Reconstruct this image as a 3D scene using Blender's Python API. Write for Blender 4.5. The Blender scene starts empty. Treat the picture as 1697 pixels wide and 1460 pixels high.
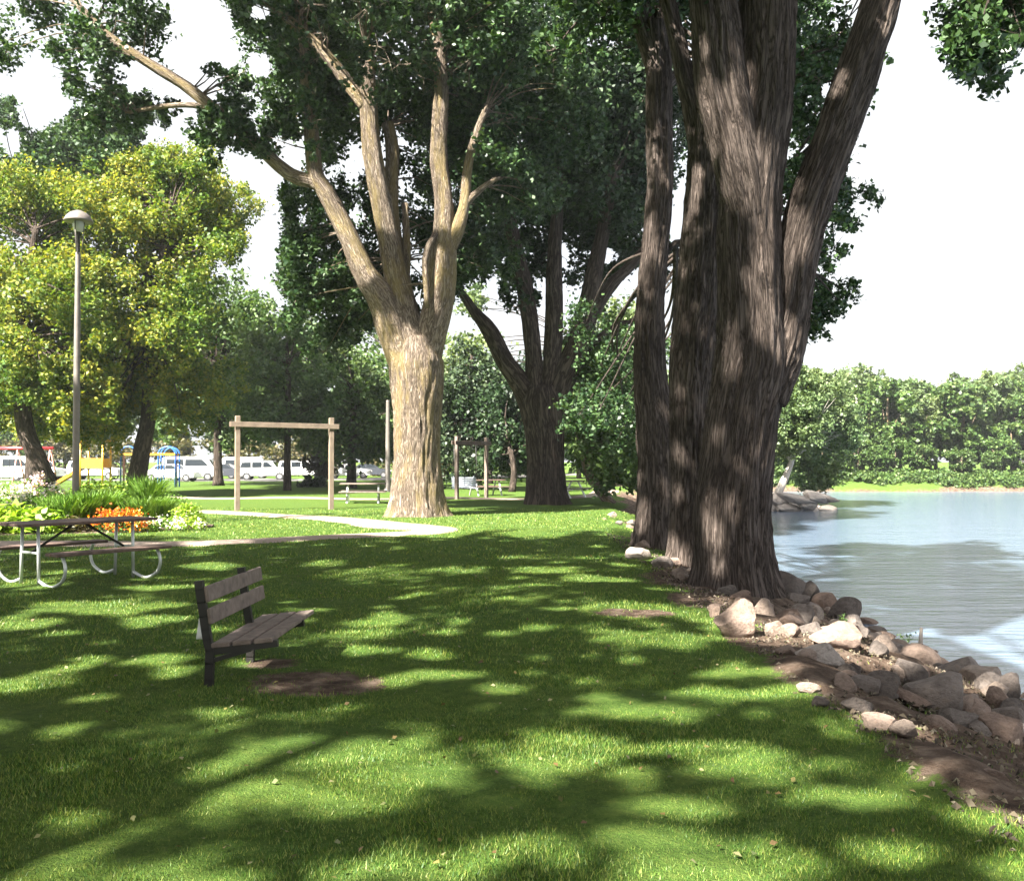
import bpy, bmesh, math, random
import numpy as np
from mathutils import Vector, noise, Matrix

# ------------------------------------------------------------------ camera, sky, sun, exposure
S = bpy.context.scene
COL = S.collection
random.seed(7); rng = np.random.default_rng(11)
FPX, EYE, HOR, PW, PH = 1600.0, 1.65, 765.0, 1697, 1460
cam_d = bpy.data.cameras.new("camera"); cam = bpy.data.objects.new("camera", cam_d); COL.objects.link(cam)
cam.location = (0, 0, EYE)
PITCH = math.atan((HOR - PH / 2) / FPX)
cam.rotation_euler = (math.pi / 2 + PITCH, 0, 0)
cam_d.sensor_width = 36; cam_d.sensor_fit = 'HORIZONTAL'; cam_d.lens = 36 * FPX / PW
cam_d.clip_start = 0.05; cam_d.clip_end = 3000
S.camera = cam

SUN_EL, SUN_AZ = math.radians(45), math.radians(42)       # azimuth: measured from straight behind the camera towards the left
TO_SUN = Vector((-math.sin(SUN_AZ) * math.cos(SUN_EL), -math.cos(SUN_AZ) * math.cos(SUN_EL), math.sin(SUN_EL)))
w = bpy.data.worlds.new("World"); S.world = w; w.use_nodes = True
nt = w.node_tree; nt.nodes.clear()
sky = nt.nodes.new('ShaderNodeTexSky'); sky.sky_type = 'NISHITA'; sky.sun_disc = False
sky.sun_elevation = SUN_EL; sky.sun_rotation = math.atan2(TO_SUN.x, TO_SUN.y)
sky.air_density = 1.0; sky.dust_density = 6.0; sky.ozone_density = 1.0
bg = nt.nodes.new('ShaderNodeBackground'); bg.inputs['Strength'].default_value = 0.05
wo = nt.nodes.new('ShaderNodeOutputWorld')
tcw = nt.nodes.new('ShaderNodeTexCoord'); nzw = nt.nodes.new('ShaderNodeTexNoise'); nzw.inputs['Scale'].default_value = 2.2; nzw.inputs['Detail'].default_value = 5
nt.links.new(tcw.outputs['Generated'], nzw.inputs['Vector'])
rw = nt.nodes.new('ShaderNodeValToRGB'); rw.color_ramp.elements[0].position = .3; rw.color_ramp.elements[0].color = (.72, .72, .72, 1); rw.color_ramp.elements[1].position = .62; rw.color_ramp.elements[1].color = (.95, .95, .95, 1)
nt.links.new(nzw.outputs['Fac'], rw.inputs[0])
mw = nt.nodes.new('ShaderNodeMix'); mw.data_type = 'RGBA'; nt.links.new(rw.outputs[0], mw.inputs[0]); nt.links.new(sky.outputs[0], mw.inputs[6]); mw.inputs[7].default_value = (3.4, 3.45, 3.5, 1)   # thin bright cloud veil
nt.links.new(mw.outputs[2], bg.inputs[0]); nt.links.new(bg.outputs[0], wo.inputs[0])
sl = bpy.data.lights.new("sun", 'SUN'); sl.energy = 5.0; sl.angle = math.radians(0.85); sl.color = (1.0, 0.95, 0.86)
so = bpy.data.objects.new("sun", sl); COL.objects.link(so)
so.rotation_euler = TO_SUN.to_track_quat('Z', 'Y').to_euler()
S.view_settings.view_transform = 'Standard'; S.view_settings.look = 'None'
S.view_settings.exposure = 2.9; S.view_settings.gamma = 1
S.cycles.max_bounces = 6; S.cycles.diffuse_bounces = 2; S.cycles.glossy_bounces = 3
S.cycles.transmission_bounces = 3; S.cycles.transparent_max_bounces = 8
S.cycles.caustics_reflective = False; S.cycles.caustics_refractive = False

# ------------------------------------------------------------------ helpers
def tag(o, label=None, cat=None, group=None, kind=None):
    if label: o['label'] = label
    if cat: o['category'] = cat
    if group: o['group'] = group
    if kind: o['kind'] = kind
    return o

def empty(name, loc, label, cat, group=None):
    o = bpy.data.objects.new(name, None); COL.objects.link(o); o.location = loc
    o.empty_display_size = 0.3
    return tag(o, label, cat, group)

def link(name, me, parent=None, loc=None):
    o = bpy.data.objects.new(name, me); COL.objects.link(o)
    if parent is not None:
        o.parent = parent
    if loc is not None: o.location = loc
    return o

def copy_tree(o, parent=None):
    c = o.copy(); COL.objects.link(c); c.parent = parent
    for ch in list(o.children): copy_tree(ch, c)
    return c

def px(x, y, Y):                       # photo direction at depth Y -> world point
    cp, sp = math.cos(PITCH), math.sin(PITCH)
    u = (x - PW / 2) / FPX; v = (PH / 2 - y) / FPX
    d = Vector((u, cp - v * sp, sp + v * cp))
    return Vector((0, 0, EYE)) + d * (Y / d.y)

class MB:
    """collects vertices, faces and uvs into one mesh"""
    def __init__(s): s.v = []; s.f = []; s.uv = []; s.smooth = []; s.has_uv = False
    def add(s, vs, fs, smooth=False, uvs=None):
        b = len(s.v); s.v.extend([tuple(p) for p in vs])
        for i, f in enumerate(fs):
            s.f.append([b + k for k in f]); s.smooth.append(smooth)
            if uvs is not None: s.uv.extend(uvs[i]); s.has_uv = True
            else: s.uv.extend([(0, 0)] * len(f))
        return s
    def box(s, c, size, rz=0, M=None):
        hx, hy, hz = size[0] / 2, size[1] / 2, size[2] / 2
        vs = [Vector((x * hx, y * hy, z * hz)) for x in (-1, 1) for y in (-1, 1) for z in (-1, 1)]
        R = M if M is not None else Matrix.Rotation(rz, 3, 'Z')
        vs = [R @ v + Vector(c) for v in vs]
        return s.add(vs, [(0, 1, 3, 2), (4, 6, 7, 5), (0, 4, 5, 1), (2, 3, 7, 6), (0, 2, 6, 4), (1, 5, 7, 3)])
    def bar(s, a, b, wd, th, up=(0, 0, 1)):
        a, b = Vector(a), Vector(b); d = b - a; L = d.length; d.normalize()
        upv = Vector(up); sx = d.cross(upv)
        if sx.length < 1e-4: sx = d.cross(Vector((1, 0, 0)))
        sx.normalize(); uz = sx.cross(d)
        M = Matrix((sx, d, uz)).transposed()
        return s.box((a + b) / 2, (wd, L, th), M=M)
    def tube(s, pts, rad, seg=12, cap=True, uvoff=0.0, wob=0.0, flare=None, seed=0.0, fur=0.0):
        pts = [Vector(p) for p in pts]; n = len(pts)
        if isinstance(rad, (int, float)): rad = [rad] * n
        b = len(s.v); T = []
        for i in range(n):
            t = pts[min(i + 1, n - 1)] - pts[max(i - 1, 0)]
            T.append(t.normalized() if t.length > 0 else Vector((0, 0, 1)))
        ref = Vector((0, 1, 0)) if abs(T[0].y) < 0.9 else Vector((1, 0, 0))
        nx = (ref - T[0] * ref.dot(T[0])).normalized()
        L = 0; R0 = sum(rad) / n; Ls = []
        for i in range(n):
            if i: L += (pts[i] - pts[i - 1]).length
            Ls.append(L)
            nx = (nx - T[i] * nx.dot(T[i])).normalized(); ny = T[i].cross(nx)
            for k in range(seg):
                a = 2 * math.pi * k / seg; r = rad[i]
                if wob:
                    r *= 1 + wob * noise.noise(Vector((math.cos(a) * 1.6 + seed, math.sin(a) * 1.6, L * 0.55 / max(R0, .05) * .35))) \
                        + wob * .35 * noise.noise(Vector((math.cos(a) * 5 + seed, math.sin(a) * 5, L * 1.1)))
                if fur:
                    kk = 5.5 * r / .5
                    q_ = Vector((math.cos(a) * kk + seed * 3, math.sin(a) * kk, L * .9))
                    q2 = Vector((math.cos(a) * kk * 2.3, math.sin(a) * kk * 2.3 + seed, L * 2.2))
                    r += fur * (1 - 4.2 * abs(noise.noise(q_))) + fur * .5 * (1 - 4 * abs(noise.noise(q2)))
                if flare:
                    e = math.exp(-L / flare[1])
                    r *= 1 + flare[0] * e * (0.55 + 0.75 * max(0, math.cos(a * flare[2] + seed)) + .35 * math.cos(a * 2 + seed * 2))
                s.v.append(tuple(pts[i] + nx * math.cos(a) * r + ny * math.sin(a) * r))
        circ = 2 * math.pi * R0
        for i in range(n - 1):
            for k in range(seg):
                k2 = (k + 1) % seg
                s.f.append([b + i * seg + k, b + i * seg + k2, b + (i + 1) * seg + k2, b + (i + 1) * seg + k]); s.smooth.append(True)
                u0, u1 = k / seg * circ + uvoff, (k + 1) / seg * circ + uvoff
                s.uv.extend([(u0, Ls[i]), (u1, Ls[i]), (u1, Ls[i + 1]), (u0, Ls[i + 1])])
        s.has_uv = True
        if cap:
            for ring, rev in ((0, True), (n - 1, False)):
                f = [b + ring * seg + k for k in range(seg)]
                if rev: f.reverse()
                s.f.append(f); s.smooth.append(False); s.uv.extend([(0, 0)] * seg)
        return s
    def lathe(s, prof, c=(0, 0, 0), seg=24):
        b = len(s.v); c = Vector(c)
        for r, z in prof:
            for k in range(seg):
                a = 2 * math.pi * k / seg
                s.v.append(tuple(c + Vector((r * math.cos(a), r * math.sin(a), z))))
        for i in range(len(prof) - 1):
            for k in range(seg):
                k2 = (k + 1) % seg
                s.f.append([b + i * seg + k, b + i * seg + k2, b + (i + 1) * seg + k2, b + (i + 1) * seg + k]); s.smooth.append(True)
                s.uv.extend([(0, 0)] * 4)
        return s
    def mesh(s, name, mat):
        me = bpy.data.meshes.new(name); me.from_pydata(s.v, [], s.f)
        me.polygons.foreach_set('use_smooth', s.smooth)
        if s.has_uv:
            uv = me.uv_layers.new(name='UVMap'); uv.data.foreach_set('uv', np.array(s.uv, dtype=np.float32).ravel())
        me.materials.append(mat); me.update(); return me
    def build(s, name, mat, parent=None, loc=None, bevel=0):
        me = s.mesh(name, mat)
        if bevel:
            bm = bmesh.new(); bm.from_mesh(me)
            bmesh.ops.bevel(bm, geom=bm.edges[:], offset=bevel, segments=1, affect='EDGES')
            bm.to_mesh(me); bm.free()
        return link(name, me, parent, loc)

def smooth_path(pts, rad, step):
    """Catmull-Rom resample of points with radii"""
    P = [Vector(p) for p in pts]; out = []; ro = []
    n = len(P)
    for i in range(n - 1):
        p0 = P[max(i - 1, 0)]; p1 = P[i]; p2 = P[i + 1]; p3 = P[min(i + 2, n - 1)]
        k = max(1, int((p2 - p1).length / step))
        for j in range(k):
            t = j / k
            q = 0.5 * ((2 * p1) + (p2 - p0) * t + (2 * p0 - 5 * p1 + 4 * p2 - p3) * t * t + (3 * p1 - p0 - 3 * p2 + p3) * t ** 3)
            out.append(q); ro.append(rad[i] * (1 - t) + rad[i + 1] * t)
    out.append(P[-1]); ro.append(rad[-1])
    return out, ro

def quads_mesh(name, V, mat, nper=4):
    """V: (N,nper,3) array of separate flat polygons"""
    N = V.shape[0]
    me = bpy.data.meshes.new(name)
    me.vertices.add(N * nper); me.vertices.foreach_set('co', V.reshape(-1).astype(np.float32))
    me.loops.add(N * nper); me.loops.foreach_set('vertex_index', np.arange(N * nper, dtype=np.int32))
    me.polygons.add(N); me.polygons.foreach_set('loop_start', np.arange(0, N * nper, nper, dtype=np.int32))
    me.update(calc_edges=True); me.materials.append(mat)
    return me

def unit(a): return a / np.maximum(np.linalg.norm(a, axis=1, keepdims=True), 1e-9)

def leaf_quads(C, size, up=0.5, aspect=0.75, hang=0.0):
    N = len(C)
    n = unit(rng.normal(size=(N, 3)) + np.array([0, 0, up * 2.0]))
    a = unit(np.cross(n, rng.normal(size=(N, 3)))); a[:, 2] -= hang; a = unit(a)
    b = unit(np.cross(n, a)); n = np.cross(a, b)
    s = (size * rng.uniform(0.65, 1.25, N))[:, None]
    cup = n * s * 0.12
    return np.stack([C - a * s * .5, C + b * s * .5 * aspect - a * s * .08 + cup, C + a * s * .55, C - b * s * .5 * aspect - a * s * .08 + cup], axis=1)

# --- sun gaps: openings in the canopies that let the sun reach known spots
sd = np.array(TO_SUN)
def ground_shadow(P):                # where the shadow of P lands on the lawn
    t = P[:, 2] / sd[2]
    return P[:, :2] - sd[None, :2] * t[:, None]
GAPS = []                            # (A, B, radius): capsule; leaves sunward of it are missing
def gap(a, b, r): GAPS.append((np.array(a), np.array(b), r))
def cull(P, soft=0.12):
    keep = np.ones(len(P), bool)
    for A, B, r in GAPS:
        rel = P - A; along = rel @ sd
        q = rel - along[:, None] * sd
        AB = B - A; ABp = AB - (AB @ sd) * sd; L2 = ABp @ ABp
        t = np.clip((q @ ABp) / L2, 0, 1) if L2 > 1e-6 else np.zeros(len(P))
        d = np.linalg.norm(q - t[:, None] * ABp, axis=1)
        rr = r * (1 + soft * rng.normal(size=len(P)) * .5)
        up = along - t * (AB @ sd)
        keep &= ~((d < rr) & (up > 0.1))
    return P[keep]

def clump_points(C, r, n, flat=0.8, twigs=12):
    """leaf positions: twig tips in a ball, leaves gathered on them"""
    d = unit(rng.normal(size=(twigs, 3))); rad = r * rng.uniform(0.25, 1.0, twigs) ** 0.6
    T = d * rad[:, None]; T[:, 2] *= flat; T += C
    k = rng.integers(0, twigs, n)
    P = T[k] + rng.normal(size=(n, 3)) * r * 0.17
    return P, T

def project(P):
    cp, sp = math.cos(PITCH), math.sin(PITCH)
    q = P - np.array([0, 0, EYE])
    z = q[:, 1] * cp + q[:, 2] * sp; yv = -q[:, 1] * sp + q[:, 2] * cp
    z = np.where(z < .1, .1, z)
    return np.stack([PW / 2 + FPX * q[:, 0] / z, PH / 2 - FPX * yv / z], axis=1)

# ------------------------------------------------------------------ materials
def nodes(name):
    m = bpy.data.materials.new(name); m.use_nodes = True; t = m.node_tree; t.nodes.clear()
    o = t.nodes.new('ShaderNodeOutputMaterial'); p = t.nodes.new('ShaderNodeBsdfPrincipled')
    t.links.new(p.outputs[0], o.inputs[0]); return m, t, p, o
def ramp(t, fac, stops):
    r = t.nodes.new('ShaderNodeValToRGB'); e = r.color_ramp.elements
    while len(e) < len(stops): e.new(0.5)
    for i, (pos, c) in enumerate(stops): e[i].position = pos; e[i].color = (*c, 1)
    t.links.new(fac, r.inputs[0]); return r.outputs[0]
def noise_n(t, vec, scale, detail=4, rough=.55, dist=0):
    n = t.nodes.new('ShaderNodeTexNoise'); n.inputs['Scale'].default_value = scale
    n.inputs['Detail'].default_value = detail; n.inputs['Roughness'].default_value = rough
    n.inputs['Distortion'].default_value = dist
    if vec is not None: t.links.new(vec, n.inputs['Vector'])
    return n.outputs['Fac']
def mapping(t, vec, sc):
    m = t.nodes.new('ShaderNodeMapping'); m.inputs['Scale'].default_value = sc; t.links.new(vec, m.inputs['Vector']); return m.outputs[0]
def coord(t, which='Object'):
    c = t.nodes.new('ShaderNodeTexCoord'); return c.outputs[which]
def mixc(t, fac, a, b, mode='MIX'):
    m = t.nodes.new('ShaderNodeMix'); m.data_type = 'RGBA'; m.blend_type = mode
    for s_, v in ((m.inputs[0], fac), (m.inputs[6], a), (m.inputs[7], b)):
        if isinstance(v, (int, float)): s_.default_value = v
        elif isinstance(v, tuple): s_.default_value = (*v, 1)
        else: t.links.new(v, s_)
    return m.outputs[2]
def math_n(t, op, a, b=0.0):
    m = t.nodes.new('ShaderNodeMath'); m.operation = op
    for s_, v in ((m.inputs[0], a), (m.inputs[1], b)):
        if isinstance(v, (int, float)): s_.default_value = v
        else: t.links.new(v, s_)
    return m.outputs[0]
def bump(t, p, h, strength=.5, dist=.02):
    b = t.nodes.new('ShaderNodeBump'); b.inputs['Strength'].default_value = strength; b.inputs['Distance'].default_value = dist
    t.links.new(h, b.inputs['Height']); t.links.new(b.outputs[0], p.inputs['Normal'])

def plain(name, c, rough=.6, metal=0, var=.25, scale=8, bmp=0):
    m, t, p, o = nodes(name); co = coord(t)
    n = noise_n(t, co, scale, 5)
    d = tuple(max(0, x * (1 - var)) for x in c); l = tuple(min(1, x * (1 + var)) for x in c)
    t.links.new(ramp(t, n, [(.3, d), (.7, l)]), p.inputs['Base Color'])
    p.inputs['Roughness'].default_value = rough; p.inputs['Metallic'].default_value = metal
    if bmp: bump(t, p, noise_n(t, co, scale * 6, 6), .5, bmp)
    return m

def leafmat(name, cols, trans=.35, rough=.5, patch=.6, sat_patch=(.9, 1.05, .8)):
    """cols: dark / mid / light leaf colours, chosen at random per leaf"""
    m = bpy.data.materials.new(name); m.use_nodes = True; t = m.node_tree; t.nodes.clear()
    o = t.nodes.new('ShaderNodeOutputMaterial')
    g = t.nodes.new('ShaderNodeNewGeometry')
    k = len(cols)
    c = ramp(t, g.outputs['Random Per Island'], [((i + .5) / k, cc) for i, cc in enumerate(cols)])
    n = noise_n(t, g.outputs['Position'], patch, 2)
    c = mixc(t, ramp(t, n, [(.4, (0, 0, 0)), (.62, (1, 1, 1))]), c, mixc(t, 1.0, c, tuple(min(1, x) for x in sat_patch), 'MULTIPLY'))
    p = t.nodes.new('ShaderNodeBsdfPrincipled'); p.inputs['Roughness'].default_value = rough
    p.inputs['Specular IOR Level'].default_value = .35
    t.links.new(c, p.inputs['Base Color'])
    tr = t.nodes.new('ShaderNodeBsdfTranslucent')
    t.links.new(mixc(t, 1.0, c, (1.0, 1.0, .45), 'MULTIPLY'), tr.inputs['Color'])
    mx = t.nodes.new('ShaderNodeMixShader'); mx.inputs[0].default_value = trans
    t.links.new(p.outputs[0], mx.inputs[1]); t.links.new(tr.outputs[0], mx.inputs[2]); t.links.new(mx.outputs[0], o.inputs[0])
    return m

def barkmat(name, dark, mid, light, lichen=None, su=9, sv=.9, bd=.05):
    m, t, p, o = nodes(name); uv = coord(t, 'UV')
    mp = mapping(t, uv, (su, sv, 1))
    n1 = noise_n(t, mp, 1.0, 6, .6, .6)
    ridge = math_n(t, 'ABSOLUTE', math_n(t, 'SUBTRACT', n1, .5))
    n2 = noise_n(t, mapping(t, uv, (su * 3.5, sv * 5, 1)), 1.0, 5, .65)
    ob = coord(t); n3 = noise_n(t, ob, .9, 4)
    h = math_n(t, 'ADD', math_n(t, 'MULTIPLY', ridge, 6.0), math_n(t, 'MULTIPLY', n2, .5))
    c = ramp(t, h, [(.18, dark), (.5, mid), (1.0, light)])
    c = mixc(t, ramp(t, n3, [(.35, (0, 0, 0)), (.65, (.6, .6, .6))]), c, mixc(t, 1.0, c, (.7, .68, .68), 'MULTIPLY'))
    if lichen:
        n4 = noise_n(t, mapping(t, uv, (2.2, .5, 1)), 1.0, 5, .7)
        c = mixc(t, ramp(t, n4, [(.47, (0, 0, 0)), (.6, (.55, .55, .55))]), c, lichen)
    t.links.new(c, p.inputs['Base Color']); p.inputs['Roughness'].default_value = .95
    p.inputs['Specular IOR Level'].default_value = .15
    bump(t, p, h, 1.0, bd); return m

M = {}
M['cotton_near'] = leafmat('cottonwood leaves', [(.014, .034, .012), (.028, .058, .018), (.05, .09, .03)], .22, .42)
M['cotton_mid'] = leafmat('cottonwood leaves mid', [(.014, .034, .013), (.03, .064, .022), (.07, .115, .045)], .25, .45)
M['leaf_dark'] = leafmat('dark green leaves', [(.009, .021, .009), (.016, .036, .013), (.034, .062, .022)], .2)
M['leaf_yellow'] = leafmat('yellow green leaves', [(.09, .14, .02), (.17, .215, .03), (.33, .30, .045)], .42, patch=.25, sat_patch=(.5, .75, .8))
M['leaf_mid'] = leafmat('mid green leaves', [(.04, .078, .022), (.07, .12, .034), (.115, .165, .05)], .33, patch=.3)
M['leaf_pale'] = leafmat('pale green leaves', [(.085, .125, .05), (.13, .18, .07), (.19, .24, .10)], .35, patch=.12, sat_patch=(.6, .75, .7))
M['leaf_spruce'] = leafmat('needles', [(.015, .03, .015), (.03, .05, .022), (.05, .075, .03)], .15)
M['leaf_purple'] = leafmat('dark purple leaves', [(.03, .018, .018), (.045, .028, .025), (.05, .05, .03)], .2)
M['bark_near'] = barkmat('old cottonwood bark', (.020, .015, .012), (.10, .078, .065), (.20, .16, .137), None, 22, 1.7, .06)
M['bark_mid'] = barkmat('pale furrowed bark', (.035, .027, .021), (.20, .155, .115), (.38, .315, .25), (.30, .23, .09), 20, 2.4, .05)
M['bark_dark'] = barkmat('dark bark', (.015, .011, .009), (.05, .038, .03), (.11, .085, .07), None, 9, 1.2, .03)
M['bark_pale'] = barkmat('bleached trunk', (.3, .26, .22), (.55, .5, .44), (.7, .66, .6), None, 8, 1, .02)
M['dark_iron'] = plain('dark painted iron', (.02, .018, .016), .5, .3)
M['old_wood'] = plain('weathered plank', (.15, .115, .095), .85, 0, .35, 14, .004)
M['table_wood'] = plain('rust brown plank', (.11, .07, .055), .75, 0, .4, 10, .003)
M['tube'] = plain('galvanised tube', (.55, .57, .56), .4, .5, .1)
M['post_wood'] = plain('tan timber', (.165, .125, .092), .85, 0, .25, 5, .004)
M['pole'] = plain('grey brown lamp pole', (.16, .14, .125), .5, .3, .15)
M['lamp_glass'] = plain('lamp glass', (.5, .5, .47), .25, 0, .05)
M['red'] = plain('red paint', (.45, .03, .04), .4, 0, .1)
M['blue'] = plain('blue paint', (.03, .12, .45), .4, 0, .1)
M['yellow'] = plain('yellow paint', (.7, .36, .03), .4, 0, .1)
M['pink'] = plain('faded red paint', (.5, .24, .2), .5, 0, .1)
M['carwhite'] = plain('white car paint', (.8, .8, .8), .25, 0, .02)
M['cardark'] = plain('dark grey car paint', (.05, .055, .065), .25, 0, .05)
M['carglass'] = plain('car glass', (.02, .025, .03), .08, 0, .05)
M['tyre'] = plain('tyre', (.02, .02, .02), .8)
M['rim'] = plain('rim', (.4, .4, .42), .35, .7)
M['lens_red'] = plain('tail light', (.4, .01, .01), .3)
M['bag'] = plain('white plastic', (.7, .7, .7), .6, 0, .08, 20, .004)
M['white_metal'] = plain('white painted slats', (.5, .54, .6), .5, 0, .1)
M['driftwood'] = plain('driftwood', (.27, .235, .2), .85, 0, .2, 12, .004)
M['stem'] = plain('green stem', (.06, .12, .03), .6)
M['blossom_white'] = leafmat('white petals', [(.7, .66, .68), (.8, .78, .78), (.8, .8, .8)], .3, sat_patch=(1, .95, .98))
M['blossom_pink'] = leafmat('pink petals', [(.6, .4, .45), (.7, .5, .52), (.75, .66, .66)], .3, sat_patch=(1, .9, .95))
M['blossom_orange'] = leafmat('orange petals', [(.55, .10, .01), (.75, .22, .015), (.8, .36, .02)], .25, patch=2.5, sat_patch=(.75, .35, .7))
M['blossom_yellow'] = leafmat('cream petals', [(.7, .6, .2), (.78, .74, .45), (.8, .78, .6)], .25)
M['leaf_lime'] = leafmat('lime leaves', [(.14, .24, .02), (.22, .34, .03), (.3, .42, .06)], .35)
M['leaf_bed'] = leafmat('fresh green blades', [(.07, .15, .02), (.12, .22, .03), (.18, .28, .06)], .35)
M['leaf_olive'] = leafmat('olive hedge leaves', [(.06, .06, .025), (.1, .09, .04), (.15, .12, .06)], .3)

# rock
def rockmat(name, a, b, c):
    m, t, p, o = nodes(name); co = coord(t)
    oi = t.nodes.new('ShaderNodeObjectInfo')
    base = ramp(t, oi.outputs['Random'], [(0, a), (.5, b), (1, c)])
    n1 = noise_n(t, co, 3.5, 8, .65); n2 = noise_n(t, co, 22, 6, .7)
    k = ramp(t, n1, [(.3, (.5, .48, .47)), (.55, (1, 1, 1)), (.75, (1.0, .9, .8))])
    c1 = mixc(t, 1.0, base, k, 'MULTIPLY')
    c1 = mixc(t, ramp(t, n2, [(.5, (0, 0, 0)), (.7, (.45, .45, .45))]), c1, mixc(t, 1.0, c1, (.4, .38, .36), 'MULTIPLY'))
    t.links.new(c1, p.inputs['Base Color']); p.inputs['Roughness'].default_value = .9
    p.inputs['Specular IOR Level'].default_value = .25
    bump(t, p, math_n(t, 'ADD', n1, math_n(t, 'MULTIPLY', n2, .35)), .9, .05); return m
M['rock_tan'] = rockmat('tan pink limestone', (.22, .155, .12), (.27, .20, .16), (.31, .25, .205))
M['rock_grey'] = rockmat('grey riprap', (.12, .10, .088), (.18, .152, .133), (.24, .20, .175))
M['rock_white'] = rockmat('bleached stone', (.33, .28, .24), (.37, .32, .28), (.42, .37, .33))

# ------------------------------------------------------------------ ground, water, path
WZ = -1.25
def seg_d(x, y, ax, ay, bx, by):
    vx, vy = bx - ax, by - ay; L = vx * vx + vy * vy
    t = np.clip(((x - ax) * vx + (y - ay) * vy) / L, 0, 1)
    return np.hypot(x - ax - vx * t, y - ay - vy * t)
def shore_d(x, y):
    """signed metres past the top edge of the bank (negative on the lawn)"""
    x = np.asarray(x, float); y = np.asarray(y, float)
    xs = 2.35 + .22 * np.sin(y * .8) + .15 * np.sin(y * 2.1 + 1) + np.clip(y - 26, 0, 60) * .09
    xs = xs + .32 * np.exp(-((y - 4) / 1.6) ** 2)
    d = x - xs
    dp = seg_d(x, y, 2, 63, 12.3, 62) - 2.0
    db = 97 - y + .6 * np.sin(x * .3) + .4 * np.sin(x * .9)
    return np.minimum(np.minimum(d, dp), db)
def gh(x, y):
    d = shore_d(x, y)
    t = np.clip(d / 5.4, 0, 1)
    z = -2.0 * (t ** 1.25)
    z = z + .035 * np.sin(np.asarray(x) * .9 + 1) * np.cos(np.asarray(y) * .5) * (d < 0) * np.clip(-d, 0, 1)
    far = np.clip((np.asarray(y) - 99) / 25, 0, 1) * (np.asarray(x) > 8)
    return z + far * .6
def ghf(x, y): return float(gh(x, y))
def G(x, y, dz=0):                    # photo pixel -> the ground it shows
    cp, sp = math.cos(PITCH), math.sin(PITCH)
    u = (x - PW / 2) / FPX; v = (PH / 2 - y) / FPX
    d = Vector((u, cp - v * sp, sp + v * cp)); o = Vector((0, 0, EYE))
    t = 1.0
    while t < 400:
        p = o + d * t
        if p.z <= ghf(p.x, p.y) + dz: return p
        t += max(.02, t * .004)
    return o + d * 400

DIRT = [(-1.45, 7.2, .6, .45), (-1.95, 7.85, .28, .25), (1.35, 10.5, .5, .3), (2.2, 11.6, .4, .8), (2.3, 9.0, .35, .8), (2.9, 13.4, 1.2, 1.0),
        ]
def dirt(x, y):
    x = np.asarray(x, float); y = np.asarray(y, float)
    d = np.clip((shore_d(x, y) + .28 - np.clip((y - 15) / 4, 0, 1) * 1.1) / .35, 0, 1)
    for cx, cy, rx, ry in DIRT:
        q = np.hypot((x - cx) / rx, (y - cy) / ry); d = np.maximum(d, np.clip((1.15 - q) / .55, 0, 1))
    # riverside verges further off
    far = (y > 92) & (x > 8)
    d = np.where(far, np.clip((shore_d(x, y) - 2.9) / .4, 0, 1), d)
    return d

def axis(a, b, lo, hi, fine, grow):
    out = [a]; p = a
    while p < b: p += fine; out.append(p)
    s = fine
    while p < hi: s *= grow; p += s; out.append(min(p, hi))
    q = a; s = fine; left = []
    while q > lo: s *= grow; q -= s; left.append(max(q, lo))
    return np.array(left[::-1] + out)
gx = axis(-6, 20.5, -900, 900, .18, 1.08); gy = axis(2, 20, -300, 1500, .18, 1.022)
XX, YY = np.meshgrid(gx, gy); ZZ = gh(XX, YY)
for i in range(ZZ.shape[0]):          # small unevenness of the bank
    for j in range(ZZ.shape[1]):
        x, y = XX[i, j], YY[i, j]
        if -7 < x < 12 and 1 < y < 60:
            dd = float(shore_d(x, y)); a = .02 if dd < 0 else .12
            ZZ[i, j] += a * noise.noise(Vector((x * 1.1, y * 1.1, 0))) + (a * .5) * noise.noise(Vector((x * 3, y * 3, 5)))
V = np.stack([XX.ravel(), YY.ravel(), ZZ.ravel()], 1); nxg, nyg = len(gx), len(gy)
idx = np.arange(nxg * nyg).reshape(nyg, nxg)
F = np.stack([idx[:-1, :-1].ravel(), idx[:-1, 1:].ravel(), idx[1:, 1:].ravel(), idx[1:, :-1].ravel()], 1)
me = bpy.data.meshes.new('ground'); me.vertices.add(len(V)); me.vertices.foreach_set('co', V.astype(np.float32).ravel())
me.loops.add(F.size); me.loops.foreach_set('vertex_index', F.astype(np.int32).ravel())
me.polygons.add(len(F)); me.polygons.foreach_set('loop_start', np.arange(0, F.size, 4, dtype=np.int32)); me.update(calc_edges=True)
me.polygons.foreach_set('use_smooth', np.ones(len(F), bool))
at = me.attributes.new('dirt', 'FLOAT', 'POINT'); at.data.foreach_set('value', dirt(V[:, 0], V[:, 1]).astype(np.float32))

m, t, p, o = nodes('lawn and bank soil'); M['lawn'] = m
pos = coord(t, 'Object')
big = noise_n(t, pos, .55, 4); fine = noise_n(t, pos, 9, 6, .7); vf = noise_n(t, mapping(t, pos, (60, 60, 10)), 1.0, 3, .8)
gcol = ramp(t, fine, [(.25, (.025, .06, .010)), (.5, (.065, .135, .022)), (.75, (.14, .205, .045))])
gcol = mixc(t, ramp(t, big, [(.35, (0, 0, 0)), (.7, (.8, .8, .8))]), gcol, mixc(t, 1.0, gcol, (1.35, 1.0, .8), 'MULTIPLY'))
gcol = mixc(t, .35, gcol, ramp(t, vf, [(.35, (.02, .05, .01)), (.7, (.15, .2, .045))]))
dcol = ramp(t, noise_n(t, pos, 5, 8, .7), [(.32, (.04, .026, .019)), (.5, (.12, .083, .06)), (.7, (.25, .19, .145))])
av = t.nodes.new('ShaderNodeAttribute'); av.attribute_name = 'dirt'
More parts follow.
